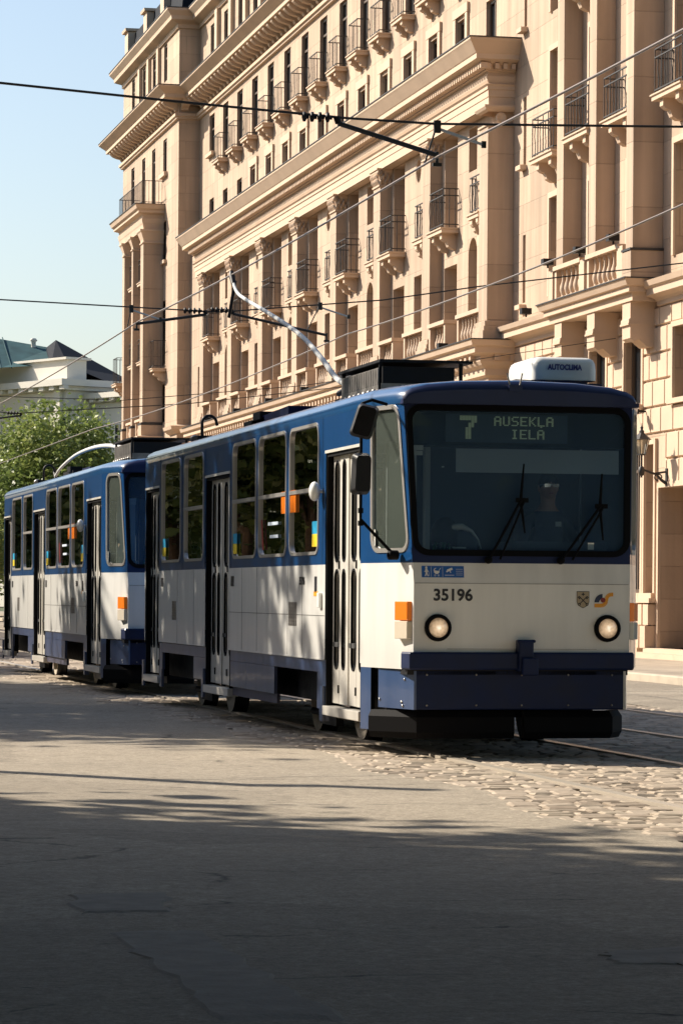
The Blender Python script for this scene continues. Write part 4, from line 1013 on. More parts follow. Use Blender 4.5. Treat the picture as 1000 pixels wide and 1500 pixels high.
x = 6.02; seg(g, x - .02, 1.478, x + .022, 1.495, .018); seg(g, x - .028, 1.470, x - .015, 1.475, .012); seg(g, x, 1.48, x + .008, 1.462, .007); seg(g, x - .04, 1.443, x + .035, 1.443, .004)
for i in range(4): seg(g, 6.07, 1.445 + .015 * i, 6.125, 1.445 + .015 * i, .0025)
for xx in (5.870, 5.963): seg(g, xx, 1.43, xx, 1.51, .0025)
g.build('pictogram', M['white'], sgo)
# city arms: shield with crossed keys and a cross above
g = MB(); cx, cz = 7.105, 1.262
def shield(k, dy, mi):
    g.mi = mi; pts = [(-.052, .062), (.052, .062), (.052, -.02), (.045, -.042), (.025, -.06), (0, -.072), (-.025, -.06), (-.045, -.042), (-.052, -.02)]
    g.poly([P2(cx + a * k, cz + b * k, dy) for a, b in pts])
shield(1.0, .003, 1); shield(.93, .0045, 0); g.mi = 1
for s_ in (-1, 1):
    seg(g, cx - s_ * .030, cz - .040, cx + s_ * .032, cz + .022, .007, .006); disk(g, cx - s_ * .032, cz - .042, .012, .006, r0=.006)
    seg(g, cx + s_ * .022, cz + .012, cx + s_ * .036, cz + .002, .010, .006); seg(g, cx + s_ * .031, cz + .021, cx + s_ * .043, cz + .011, .009, .006)
seg(g, cx - .014, cz + .038, cx + .014, cz + .038, .006, .006); seg(g, cx, cz + .026, cx, cz + .052, .006, .006); disk(g, cx, cz + .038, .008, .007)
g.build('coat_of_arms', [simple('arms_gold', (.42, .34, .22), .5), M['ink']], tram)
# operator's mark: dark arc, red dot, orange S-curve
g = MB(); cx, cz = 7.265, 1.255; g.mi = 0
disk(g, cx, cz - .018, .066, .004, 12, .028, math.pi / 2, math.pi); g.mi = 2; disk(g, cx + .004, cz + .0, .020, .006)
g.mi = 1
def band(pts, w_):
    for i in range(len(pts) - 1): seg(g, *pts[i], *pts[i + 1], w_, .004 + .0004 * (i % 2))
pts = [(cx - .066, cz - .043), (cx - .01, cz - .043)] + [(cx - .01 + .042 * math.sin(t), cz - .001 - .042 * math.cos(t)) for t in [math.pi / 2 * i / 8 for i in range(1, 9)]] + [(cx + .074 - .042 * math.cos(t), cz + .003 + .042 * math.sin(t)) for t in [math.pi / 2 * i / 8 for i in range(1, 9)]] + [(cx + .088, cz + .045)]
band(pts, .030)
g.build('operator_mark', [simple('mark_navy', (.01, .02, .06), .4), M['orange'], M['red']], tram)
# small marks on the side
g = MB(); g.mi = 0; g.box(XL - .003, XL, 26.95, 27.05, 1.30, 1.44); g.mi = 1; g.box(XL - .003, XL, 26.90, 27.08, 1.27, 1.31); g.build('side_mark', [M['ink'], M['orange']], tram)
for y in (31.05, 35.62): MB().box(XL - .004, XL, y, y + .16, 1.36, 1.46).build('data_plate', M['ink'], tram)
g = MB()
g.box(XL - .0012, XL + .002, 27.84, 28.22, 1.0, 1.215)
for i in range(4):
    for j in range(7): g.box(XL - .004, XL - .001, 27.85 + .1 * i, 27.91 + .1 * i, 1.01 + .03 * j, 1.023 + .03 * j)
g.build('vent_grille', M['steel'], tram); g = MB(); g.box(XL - .0012, XL + .002, 34.69, 34.97, .99, 1.2)
for i in range(3):
    for j in range(7): g.box(XL - .004, XL - .001, 34.7 + .1 * i, 34.76 + .1 * i, 1.0 + .03 * j, 1.013 + .03 * j)
g.build('vent_grille', M['steel'], tram)
MB().box(XL - .03, XL, 26.72, 26.82, 1.17, 1.30).build('door_button', M['white'], tram, bevel=.006)
# destination display
FONT5 = {'A': ['01110', '10001', '10001', '11111', '10001', '10001', '10001'], 'U': ['10001', '10001', '10001', '10001', '10001', '10001', '01110'], 'S': ['01111', '10000', '10000', '01110', '00001', '00001', '11110'],
         'E': ['11111', '10000', '10000', '11110', '10000', '10000', '11111'], 'K': ['10001', '10010', '10100', '11000', '10100', '10010', '10001'], 'k': ['10001', '10010', '10100', '11000', '10100', '10010', '10001'],
         'L': ['10000', '10000', '10000', '10000', '10000', '10000', '11111'], 'l': ['10000', '10000', '10000', '10000', '10000', '10000', '11111', '00100'], 'I': ['01110', '00100', '00100', '00100', '00100', '00100', '01110']}
dm = MB(); dsp = MB(); Yd = 24.395
dsp.box(6.03, 7.03, Yd + .02, Yd + .05, 2.50, 2.725); disp = dsp.build('destination_display', M['disp'], tram)
def dots(txt, x, z, px, pz, bold=2):
    for ch in txt:
        if ch != ' ':
            for r_, row in enumerate(FONT5[ch]):
                for c, v in enumerate(row):
                    if v == '1':
                        for b_ in range(bold):
                            xx = x + (c * 1.15 + b_ * .75) * px; zz = z - r_ * pz
                            dm.box(xx, xx + px * .66, Yd + .012, Yd + .0185, zz - pz * .76, zz)
        x += px * 7.45
dots('AUSEKlA', 6.425, 2.708, .0096, .0108); dots('IELA', 6.565, 2.605, .0096, .0108)
seven = ['111111', '111111', '000011', '000110', '000110', '001100', '001100', '001100', '001100', '001100']
for r_, row in enumerate(seven):
    for c, v in enumerate(row):
        if v == '1':
            for h in range(2):
                xx = 6.145 + c * .0235; zz = 2.710 - r_ * .0185 - h * .0092; dm.box(xx, xx + .020, Yd + .012, Yd + .0185, zz - .007, zz)
dm.build('dot_matrix', M['led'], disp)
MB().box(5.72, 7.52, Yd + .055, Yd + .40, 2.475, 2.79).build('display_housing', M['rubber'], tram)
# interior
it = MB(); it.box(XL + .06, XR - .06, 25.2, 37.0, .84, .88); it.box(5.85, 7.4, 24.5, 25.2, .841, .879); it.build('floor', M['floor'], tram)
it = MB()
for X in (XL + .055, XR - .06):
    for a, b in [(YA, 25.2)] + [(WINS[i][1], WINS[i + 1][0]) for i in (0, 1, 3)] + [(26.6, 26.87), (31.17, 31.32), (32.76, 32.87), (35.8, 35.95), (36.98, YB)]: it.box(X, X + .012, a + .005, b - .005, .9, 2.8)
    for a, b in ((26.6, 31.3), (32.8, 35.95)): it.box(X, X + .012, a, b, .9, 1.60)
it.box(XL + .3, XR - .3, 25.2, 37.0, 2.80, 2.82); it.box(XR - .12, XR - .07, 25.2, 26.8, .9, 1.6)
it.build('lining', M['inner'], tram)
it = MB(); it.box(6.18, 7.70, 26.35, 26.39, .9, 2.80); it.box(6.10, 6.16, 26.3, 26.38, .9, 2.84); it.build('cab_partition', M['innerd'], tram)
it = MB(); it.box(5.70, 5.93, 24.98, 25.06, 1.62, 2.52); it.box(6.0, 6.05, 25.6, 25.68, .9, 2.7); it.box(6.30, 6.34, 26.2, 26.3, .9, 2.6); it.build('door_pillar', M['inner'], tram)
it = MB(); it.box(5.84, 5.95, 25.0, 25.1, 2.05, 2.5); it.box(5.99, 6.02, 25.35, 25.38, 1.7, 2.5); it.build('cab_pillar', M['innerd'], tram)
MB().box(6.17, 7.52, 24.62, 24.635, 2.27, 2.46).build('sun_blind', M['blind'], tram)
it = MB(); it.prism([(5.80, 24.45, 1.50), (5.80, 24.95, 1.55), (5.80, 25.1, 1.3), (5.80, 24.45, 1.2)], (1.65, 0, 0)); it.box(6.6, 7.4, 24.5, 24.95, 1.5, 1.72); it.build('dashboard', M['innerd'], tram)
it = MB(); it.grid_sphere((6.10, 24.70, 1.76), .12, .08, .155, 16, 10); it.tube([(6.10, 24.7, 1.5), (6.10, 24.7, 1.7)], .03); it.build('fan', M['blackm'], tram)
it = MB(); it.grid_sphere((6.23, 24.72, 1.70), .155, .05, .13, 18, 10); it.build('instrument_hood', M['innerd'], tram)
it = MB(); it.tube([(6.10, 24.66, 1.795), (6.16, 24.655, 1.83), (6.23, 24.655, 1.835), (6.31, 24.66, 1.80), (6.37, 24.67, 1.73), (6.395, 24.68, 1.66)], [.014, .028, .026, .014, .008, .004], 8); it.box(6.14, 6.25, 24.60, 24.62, 1.660, 1.672); it.build('console_cover', M['white'], tram)
it = MB()
rr = random.Random(2)
for i in range(22):
    c = Vector((6.0 + rr.uniform(-.05, .09), 24.50 + rr.uniform(-.02, .05), 1.64)); a_ = rr.uniform(0, 6.28); d = Vector((math.cos(a_), math.sin(a_) * .4, 0)) * rr.uniform(.02, .06); u = Vector((0, 0, rr.uniform(.02, .07)))
    s_ = Vector((-d.y, d.x, 0)).normalized() * .010; it.poly([c, c + d * .5 + u + s_, c + d * 1.2 + u * .8, c + d * .5 + u - s_])
it.build('potted_leaves', simple('pot_leaf', (.04, .20, .07), .5), tram)
MB().box(6.02, 6.03, 24.455, 24.50, 2.30, 2.31).build('sensor', M['white'], tram)
it = MB(); it.box(5.78, 5.87, 24.50, 24.52, 2.435, 2.475); it.box(5.785, 5.865, 24.50, 24.52, 2.395, 2.43); it.build('ticket_light', M['white'], tram)
MB().box(7.16, 7.21, 24.26, 24.262, 1.655, 1.71).build('sticker', M['white'], tram)
for y in [27.1 + .85 * i for i in range(5)] + [33.2 + .85 * i for i in range(4)]:
    for x in (5.72, 6.9):
        s_ = MB(); s_.box(x, x + .62, y, y + .42, 1.26, 1.32); s_.prism([(x, y + .40, 1.3), (x, y + .47, 1.3), (x, y + .55, 1.82), (x, y + .49, 1.82)], (.62, 0, 0)); s_.box(x + .26, x + .36, y + .1, y + .3, .88, 1.26); s_.build('seat', M['seat'], tram, bevel=.02)
for y in (26.9, 29.2, 31.2, 32.9, 35.9):
    for x in (6.35, 7.1): MB().tube([(x, y, .88), (x, y, 2.84)], .016, 8).build('grab_pole', M['alu'], tram)
# roof equipment
ac = MB(); lp = [p for q_ in round_quad([(7.00, 25.35, 0), (7.56, 25.35, 0), (7.54, 26.3, 0), (7.03, 26.3, 0)], .08, 5) for p in q_]
c = sum(lp, Vector()) / len(lp); lv = [(1.0, 3.075), (1.0, 3.16), (.985, 3.215), (.94, 3.25), (.85, 3.268)]
for i in range(len(lv) - 1):
    for k in range(len(lp)):
        j = (k + 1) % len(lp); f = lambda p, l_: (c.x + (p.x - c.x) * l_[0], c.y + (p.y - c.y) * l_[0], l_[1]); ac.poly([f(lp[k], lv[i]), f(lp[j], lv[i]), f(lp[j], lv[i + 1]), f(lp[k], lv[i + 1])], True)
ac.poly([(c.x + (p.x - c.x) * .85, c.y + (p.y - c.y) * .85, 3.268) for p in lp], False)
aco = ac.build('air_conditioner', M['white'], tram); aco.modifiers.new('w', 'WELD').merge_threshold = .0005
text_mesh('AUTOCLIMA', .062, 'maker_lettering', simple('letter_navy', (.02, .03, .16), .4), aco, Matrix.Translation((7.27, 25.340, 3.160)) @ FRONT, .0028, sx=.82)
mb = MB(); mb.prism([(6.66, 25.3, 3.0), (7.58, 25.3, 2.98), (7.58, 25.3, 3.045), (6.84, 25.3, 3.07), (6.66, 25.3, 3.025)], (0, 1.4, 0)); mb.build('roof_plinth', M['navy'], tram)
mb = MB(); mb.box(6.52, 6.63, 24.32, 24.345, 2.90, 2.955); mb.build('aerial_base', M['navy'], tram)
mb = MB(); mb.tube([(6.54, 24.34, 2.93), (6.51, 24.34, 3.05)], .007, 5); mb.tube([(6.61, 24.34, 2.93), (6.635, 24.34, 3.05)], .007, 5); mb.build('aerial', M['steel'], tram)
rb = MB(); X0, X1, Y0, Y1 = 6.33, 7.02, 28.1, 29.9
rb.box(X0 - .02, X1 + .16, Y0 - .05, Y1, 3.395, 3.42); rb.box(X0 + .02, X1, Y0, Y1 - .1, 3.17, 3.36)
for x in (X0, X1 + .06): 
    for y in (Y0 + .05, Y1 - .15): rb.box(x, x + .03, y, y + .03, 3.0, 3.4)
ro = rb.build('resistor_box', M['blackm'], tram)
fm = MB(); fm.box(X0 - .008, X0 + .004, Y0 + .06, Y0 + 1.66, 3.07, 3.35); fm.box(X0 + .004, X0 + .7, Y0 - .008, Y0 - .001, 3.125, 3.205)
for i in range(16): fm.box(X0 - .012, X0 + .01, Y0 + .1 * i + .06, Y0 + .1 * i + .1, 3.20, 3.34)
for i in range(10): fm.box(X0 + .05 + .065 * i, X0 + .07 + .065 * i, Y0 - .012, Y0 + .005, 3.13, 3.20)
for i in range(8): fm.lathe((X0 - .01, Y0 + .2 + .2 * i, 3.09), (0, 0, 1), [(.03, 0), (.04, .02), (.02, .03), (.04, .05), (.02, .07)], 8)
fm.build('resistor_grid', M['steel'], ro)
mb = MB(); mb.box(6.35, 7.0, 30.0, 31.0, 3.03, 3.16); mb.box(6.15, 6.45, 31.1, 32.0, 3.03, 3.13); mb.build('roof_box', M['navy'], tram)
mb = MB(); mb.box(6.05, 6.35, 32.3, 33.5, 3.02, 3.12); mb.box(6.02, 6.2, 32.4, 32.8, 3.10, 3.18); mb.build('relay_box', M['blackm'], tram); MB().box(5.9, 6.1, 35.6, 36.0, 2.98, 3.08).build('relay_box', M['blackm'], tram)
mb = MB()
for (x, y) in ((5.95, 36.1), (6.15, 36.3), (6.3, 36.15)): mb.grid_sphere((x, y, 3.06), .06, .06, .05, 8, 6)
mb.tube([(5.9, 36.2, 3.0), (6.4, 36.2, 3.05)], .03, 6); mb.build('insulator', M['steel'], tram)
mb = MB(); mb.tube([(6.10, 36.5, 3.0), (6.10, 36.5, 3.27)] + [(6.10 + .085 - .085 * math.cos(t), 36.5, 3.27 + .085 * math.sin(t)) for t in [math.pi * i / 10 for i in range(1, 11)]] + [(6.28, 36.5, 3.24)], .018, 8); mb.build('pole_hook', M['blackm'], tram)
# trolley pole base
mb = MB(); mb.box(6.5, 6.85, 30.3, 30.9, 3.0, 3.22); mb.lathe((6.67, 30.6, 3.2), (0, 0, 1), [(.12, 0), (.12, .08), (.06, .1), (.05, .2)], 14); mb.box(6.6, 6.74, 30.35, 30.7, 3.28, 3.40); mb.tube([(6.6, 30.35, 3.35), (6.6, 31.2, 3.30)], .03, 6); mb.tube([(6.74, 30.35, 3.35), (6.74, 31.2, 3.30)], .03, 6)
base = mb.build('trolley_base', M['blackm'], tram)
def bogie(y):
    m2 = MB(); m2.box(5.98, 6.03, y - 1.4, y + 1.4, .30, .44); m2.box(7.62, 7.68, y - 1.4, y + 1.4, .30, .44); m2.box(6.1, 7.5, y - .3, y + .3, .3, .5)
    m2.tube([(5.93, y - .8, .2), (5.93, y + .8, .2)], .035, 6); m2.box(5.9, 5.97, y - .35, y + .35, .10, .20)
    bo = m2.build('bogie', M['blackm'], tram)
    for yy in (y - .95, y + .95):
        for s_, x in ((-1, 6.09), (1, 7.55)):
            w_ = MB(); w_.lathe((x, yy, .34), (s_, 0, 0), [(.0, .10), (.06, .10), (.07, .07), (.22, .05), (.27, .09), (.335, .09)], 32); w_.mi = 1; w_.lathe((x, yy, .34), (s_, 0, 0), [(.335, .09), (.342, .07), (.345, .02), (.345, -.03), (.37, -.04), (.37, -.06), (0, -.06)], 32)
            w_.build('wheel', [M['wheel'], M['blackm']], bo)
bogie(28.25); bogie(34.85)
# ---- twin
tram2 = copy_tree(tram)
tram2['label'] = 'rear car of the blue and white tram, its trolley pole folded down over the roof'
tram2.location = (6.62, 39.3, 0)
for ch in list(tram2.children):
    if ch.name.split('.')[0] in ('fleet_number', 'mirror_arm', 'destination_display', 'headlight', 'notice_plate'):
        for q in list(ch.children): bpy.data.objects.remove(q)
        bpy.data.objects.remove(ch)
    elif ch.name.split('.')[0] == 'headlight':
        for q in ch.children:
            if q.name.startswith('lens'): q.data = q.data.copy(); q.data.materials[0] = M['clear']
# poles (not shared: one is up, one is hooked down)
def smooth(pts, k=6):
    P = [Vector(p) for p in pts]; out = []
    for i in range(len(P) - 1):
        a, b, c, d = P[max(i - 1, 0)], P[i], P[i + 1], P[min(i + 2, len(P) - 1)]
        for j in range(k):
            t = j / k; out.append(.5 * ((2 * b) + (c - a) * t + (2 * a - 5 * b + 4 * c - d) * t * t + (3 * b - a - 3 * c + d) * t ** 3))
    return out + [P[-1]]
def pole(parent, pts, rad, dx=0, dy=0):
    rad = [rad[0] + (rad[-1] - rad[0]) * i / (6 * (len(pts) - 1)) for i in range(6 * (len(pts) - 1) + 1)]; pts = smooth(pts)
    m2 = MB(); m2.tube([(a + dx, b + dy, c_) for a, b, c_ in pts], rad, 10); o = m2.build('trolley_pole', M['galv'], parent)
    e = pts[-1]; h = MB(); h.tube([(e[0] + dx, e[1] + dy - .05, e[2] - .04), (e[0] + dx, e[1] + dy + .05, e[2] + .06), (e[0] + dx, e[1] + dy + .1, e[2] + .12)], [.03, .04, .03], 8)
    h.tube([(e[0] + dx + .03, e[1] + dy, e[2]), (e[0] + dx + .02, e[1] + dy + .2, e[2] - .25), (e[0] + dx, e[1] + dy + .25, e[2] - .42)], .022, 6)
    h.build('collector_shoe', M['blackm'], o); return o

# rear car pole is folded down, front car pole is raised
pole(tram, [(6.67, 30.75, 3.35), (6.68, 31.62, 3.47), (6.68, 32.49, 3.76), (6.68, 33.59, 4.08), (6.68, 35.18, 4.42), (6.68, 36.91, 4.76), (6.68, 37.5, 4.90), (6.68, 37.8, 5.06)], [.031, .018])
pole(tram2, [(6.62, 45.9, 3.36), (6.62, 46.86, 3.44), (6.62, 48.4, 3.54), (6.62, 50.2, 3.58), (6.62, 52.3, 3.55), (6.62, 54.2, 3.42), (6.62, 55.0, 3.30)], [.038, .022])
p = MB(); p.prism([(6.05, 31.0, 3.0), (6.05, 33.2, 3.0), (6.05, 33.0, 3.12), (6.05, 31.0, 3.16)], (.35, 0, 0)); p.build('roof_fairing', M['navy'], tram)

# ---------------------------------------------------------------- driver
drv = thing('person', 'tram driver in sunglasses and a dark shirt, seated behind the windscreen of the front car', 'person', (7.16, 25.5, .88))
def skin_body():
    me = bpy.data.meshes.new('body')
    X, Y = 7.16, 25.5
    J = [(X, Y, 1.42), (X, Y - .01, 1.62), (X, Y - .03, 1.83), (X, Y - .03, 1.95), (X, Y - .05, 2.04), (X, Y - .07, 2.12), (X, Y - .075, 2.20),
         (X - .17, Y - .02, 1.90), (X - .25, Y - .10, 1.66), (X - .12, Y - .38, 1.62), (X + .17, Y - .02, 1.90), (X + .25, Y - .10, 1.66), (X + .12, Y - .38, 1.62),
         (X - .10, Y - .05, 1.38), (X - .13, Y - .45, 1.40), (X - .13, Y - .50, 1.0), (X - .13, Y - .62, .93), (X + .10, Y - .05, 1.38), (X + .13, Y - .45, 1.40), (X + .13, Y - .50, 1.0), (X + .13, Y - .62, .93)]
    E_ = [(0, 1), (1, 2), (2, 3), (3, 4), (4, 5), (5, 6), (3, 7), (7, 8), (8, 9), (3, 10), (10, 11), (11, 12), (0, 13), (13, 14), (14, 15), (15, 16), (0, 17), (17, 18), (18, 19), (19, 20)]
    Rr = [.15, .14, .16, .09, .055, .075, .082, .07, .05, .032, .07, .05, .032, .10, .075, .05, .04, .10, .075, .05, .04]
    o0 = drv.location
    me.from_pydata([Vector(j) - o0 for j in J], E_, []); o = bpy.data.objects.new('body', me); col.objects.link(o); o.parent = drv
    s_ = o.modifiers.new('skin', 'SKIN'); ss = o.modifiers.new('sub', 'SUBSURF'); ss.levels = ss.render_levels = 2
    for i, v in enumerate(me.skin_vertices[0].data): v.radius = (Rr[i], Rr[i] * .85); v.use_root = (i == 0)
    m, t, b = newmat('driver_skin_and_clothes'); N = t.nodes; L = t.links      # shirt below the collar, skin above
    g = N.new('ShaderNodeNewGeometry'); sp = N.new('ShaderNodeSeparateXYZ'); L.new(g.outputs['Position'], sp.inputs[0])
    mr = N.new('ShaderNodeMapRange'); mr.inputs[1].default_value = 1.985; mr.inputs[2].default_value = 1.99; L.new(sp.outputs[2], mr.inputs[0])
    mx = N.new('ShaderNodeMix'); mx.data_type = 'RGBA'; mx.inputs[6].default_value = (.03, .045, .09, 1); mx.inputs[7].default_value = (.50, .27, .18, 1); L.new(mr.outputs[0], mx.inputs[0]); L.new(mx.outputs[2], b.inputs['Base Color']); b.inputs['Roughness'].default_value = .6
    me.materials.append(m); return o
bo = skin_body()
X, Y = 7.16, 25.5
h = MB(); h.grid_sphere((X, Y - .075, 2.185), .078, .095, .11, 20, 14)
h.prism([(X - .014, Y - .165, 2.165), (X + .014, Y - .165, 2.165), (X + .004, Y - .165, 2.205), (X - .004, Y - .165, 2.205)], (0, -.02, 0)); h.grid_sphere((X - .078, Y - .07, 2.18), .012, .02, .03, 8, 6); h.grid_sphere((X + .078, Y - .07, 2.18), .012, .02, .03, 8, 6)
h.build('face', M['skin'], drv)
h = MB(); h.grid_sphere((X, Y - .065, 2.215), .086, .100, .098, 18, 10); h.build('hair', M['hair'], drv)
g = MB()
for s_ in (-1, 1): g.prism([(X + s_ * .035 - .028, Y - .172, 2.185), (X + s_ * .035 + .028, Y - .172, 2.185), (X + s_ * .035 + .026, Y - .178, 2.213), (X + s_ * .035 - .026, Y - .178, 2.213)], (0, -.004, 0)); g.tube([(X + s_ * .064, Y - .172, 2.205), (X + s_ * .082, Y - .07, 2.205)], .004, 5)
g.box(X - .01, X + .01, Y - .178, Y - .172, 2.202, 2.208); g.build('sunglasses', simple('mirror_lens', (.75, .78, .8), .12, metal=1), drv)
g = MB(); g.prism([(X - .012, Y - .168, 2.135), (X + .012, Y - .168, 2.135), (X + .018, Y - .16, 2.128), (X - .018, Y - .16, 2.128)], (0, -.004, .006)); g.build('lips', M['red'], drv)
for s_ in (-1, 1):
    hd = MB(); c = Vector((X + s_ * .12, Y - .43, 1.63)); hd.tube([c + Vector((0, .06, 0)), c, c + Vector((0, -.05, .01))], [.028, .042, .035], 8)
    for i in range(4):
        q = c + Vector((-.03 + .02 * i, -.05, .01)); hd.tube([q, q + Vector((0, -.035 - .004 * (i % 3), .02)), q + Vector((0, -.05, -.005)), q + Vector((0, -.03, -.028))], [.010, .009, .0085, .007], 6)
    q = c + Vector((-s_ * .035, -.01, 0)); hd.tube([q, q + Vector((-s_ * .025, -.03, .01)), q + Vector((-s_ * .02, -.055, -.005))], [.012, .010, .008], 6); hd.build('hand', M['skin'], drv)
h = MB(); h.box(7.19, 7.24, 25.5 - .195, 25.5 - .19, 1.86, 1.90); h.build('badge', M['white'], drv)
seat = thing('driver_seat', 'dark high-backed seat the tram driver sits on', 'seat', (7.16, 25.75, .88))
m2 = MB(); m2.box(6.93, 7.39, 25.25, 25.72, 1.22, 1.32); m2.build('cushion', M['innerd'], seat, bevel=.03)
m2 = MB(); m2.box(6.95, 7.37, 25.68, 25.78, 1.33, 2.02); m2.build('backrest', M['innerd'], seat, bevel=.03)
m2 = MB(); m2.box(7.1, 7.22, 25.4, 25.55, .885, 1.22); m2.build('pedestal', M['blackm'], seat)

# ---------------------------------------------------------------- overhead line
def wire(pts, r, mat, label, group=None, n=6, name='overhead_wire'):
    m2 = MB(); m2.tube(pts, r, n); return tag(m2.build(name, mat), label, 'wire', group)
def sagged(a, b, s, k=14): a, b = Vector(a), Vector(b); return [a + (b - a) * (i / k) + Vector((0, 0, -4 * s * (i / k) * (1 - i / k))) for i in range(k + 1)]
wire(sagged((6.68, -8, 5.3), (6.68, 27.4, 5.18), .15) + sagged((6.68, 27.4, 5.18), (6.68, 45.6, 5.22), .06)[1:] + sagged((6.68, 45.6, 5.22), (6.68, 74, 5.2), .08)[1:] + [(6.66, 120, 5.2), (6.6, 180, 5.2), (5, 240, 5.2)], .011, M['wirel'], 'contact wire over the tram, touched by the raised trolley pole')
wire(sagged((9.8, -8, 5.3), (9.8, 27.6, 5.22), .15) + sagged((9.8, 27.6, 5.22), (9.8, 45.8, 5.12), .10)[1:] + sagged((9.8, 45.8, 5.12), (9.8, 74, 5.12), .12)[1:] + [(9.8, 120, 5.15), (9.7, 180, 5.2), (8, 240, 5.2)], .011, M['wirel'], 'contact wire above the empty second track')
def rod(a, b, lab, r=.022):
    t_ = thing('registration_arm', lab, 'line fitting', tuple(a)); m2 = MB(); m2.tube([a, b], r, 8); m2.tube([Vector(b) + Vector((0, 0, .03)), Vector(b) - Vector((0, 0, .09))], .015, 6); m2.box(b[0] - .04, b[0] + .04, b[1] - .02, b[1] + .02, b[2] - .1, b[2] - .07); m2.build('tube', M['wire'], t_)
    m3 = MB(); m3.tube([Vector(a) + Vector((-.02, 0, .06)), Vector(a)], .03, 8)
    for i in range(4): m3.lathe(Vector(a) + Vector((-.12 - .07 * i, 0, .05)), (1, 0, 0), [(.02, 0), (.045, .01), (.045, .03), (.02, .04), (.02, .06)], 10)
    m3.build('insulator', M['blackm'], t_)
Y1 = 27.6
wire([(-3.2, Y1, 6.15), (0, Y1, 5.90), (2.81, Y1, 5.71), (4.5, Y1, 5.60), (5.9, Y1, 5.52), (6.7, Y1, 5.50), (9.0, Y1, 5.56), (12, Y1, 5.75), (17.9, Y1 + 2, 6.3)], .012, M['wire'], 'black span wire crossing the whole street nearest the camera', 'span wires')
rod((5.82, Y1, 5.47), (6.72, Y1, 5.22), 'black insulated arm hanging from the nearest span wire')
Y2 = 45.8
wire([(-3.5, Y2, 6.1), (1, Y2, 5.72), (4.69, Y2, 5.50), (7.9, Y2, 5.40), (10.34, Y2, 5.64), (11.8, Y2, 5.88), (14.98, Y2, 6.32), (18.4, Y2 + 1, 6.9)], .011, M['wire'], 'span wire crossing behind the tip of the raised trolley pole', 'span wires')
rod((7.7, Y2, 5.36), (6.68, Y2, 5.20), 'black arm sloping left from the middle span wire'); rod((8.1, Y2, 5.38), (9.5, Y2, 5.10), 'black arm sloping right behind the raised pole', .02)
wire([(-4, 74, 6.3), (2, 74, 5.8), (8, 74, 5.45), (12, 74, 5.75), (18.4, 75, 6.6)], .012, M['wire'], 'far span wire in front of the leafy trees and end pavilion', 'span wires')
rod((8.1, 74, 5.4), (6.66, 74, 5.2), 'small arm on the far span wire near the rear of the tram')
wire([(-4, 60, 5.8), (4, 60, 5.0), (8.5, 60, 4.95), (12, 60, 5.3), (18.4, 60.5, 6.4)], .008, M['wire'], 'thin cross wire low over the roofs of both trams', 'span wires')
for (xx, yy, zz, dx, lab) in ((6.72, Y1, 5.50, -1, 'pair of thin struts tying the near span wire to the tram wire'), (6.6, Y2, 5.44, -1, 'pair of struts tying the middle span wire to the tram wire'), (9.4, Y2, 5.55, 1, 'pair of struts tying the middle span wire to the second wire')):
    t_ = MB(); t_.tube([(xx, yy, zz), (xx - .05 * dx, yy + .7, 5.22)], .009, 5); t_.mi = 1; t_.tube([(xx, yy, zz - .04), (xx + .42, yy, zz - .17)], .014, 6); t_.mi = 0; t_.box(xx + .41, xx + .45, yy - .015, yy + .015, zz - .20, zz - .14); t_.box(xx - .03, xx + .03, yy - .02, yy + .02, zz - .08, zz + .03)
    tag(t_.build('wire_bridle', [M['wire'], M['galv']]), lab, 'line fitting')
for Yp, lab in ((27.45, 'grey traction pole at the left kerb whose thin shadow crosses the road'), (45.8, 'grey traction pole further along the left kerb'), (74, 'grey traction pole far along the left kerb')):
    t_ = thing('traction_pole', lab, 'pole', (-3.2 if Yp < 30 else -6.4, Yp, 0), 'traction poles')
    x = t_.location.x; m2 = MB(); m2.tube([(x, Yp, 0), (x, Yp, 7.6)], [.16, .11], 14); m2.build('shaft', M['galv'], t_); m2 = MB(); m2.lathe((x, Yp, 0), (0, 0, 1), [(.24, 0), (.24, .5), (.18, .56)], 14); m2.build('base', M['galv'], t_)

# ---------------------------------------------------------------- wall lantern
ln = thing('wall_lantern', 'black wrought-iron lantern on a bracket on the building wall, right of the tram', 'lamp', (18.45, 57.3, 3.6))
lx, ly = 17.95, 57.3
m2 = MB(); m2.tube([(18.46, ly, 3.64), (18.2, ly, 3.60), (lx, ly, 3.68)], .022, 6); m2.tube([(18.46, ly, 3.40), (18.34, ly, 3.48), (18.25, ly, 3.58), (18.1, ly, 3.62)], [.035, .03, .022, .015], 6)
m2.tube([(lx, ly, 3.52), (lx, ly, 3.96)], .02, 8); m2.lathe((lx, ly, 3.54), (0, 0, 1), [(.0, 0), (.05, .03), (.06, .10), (.05, .17), (.02, .2)], 10); m2.box(18.43, 18.453, ly - .05, ly + .05, 3.36, 3.70)
for i in range(14):
    a = i / 13 * 4.5; m2.grid_sphere((18.28 + .07 * math.cos(a), ly, 3.53 + .06 * math.sin(a)), .016, .014, .016, 6, 4)
m2.build('bracket', M['iron'], ln)
def hexr(r, z): return [(lx + r * math.cos(math.pi / 3 * i), ly + r * math.sin(math.pi / 3 * i), z) for i in range(6)]
m2 = MB(); A, B = hexr(.085, 3.96), hexr(.15, 4.24)
for i in range(6): m2.tube([A[i], B[i]], .009, 5)
m2.prism(hexr(.095, 3.94), (0, 0, .025)); C_ = hexr(.20, 4.235); D_ = hexr(.05, 4.36); E_ = hexr(.05, 4.40)
for i in range(6): j = (i + 1) % 6; m2.poly([C_[i], C_[j], D_[j], D_[i]]); m2.poly([D_[i], D_[j], E_[j], E_[i]])
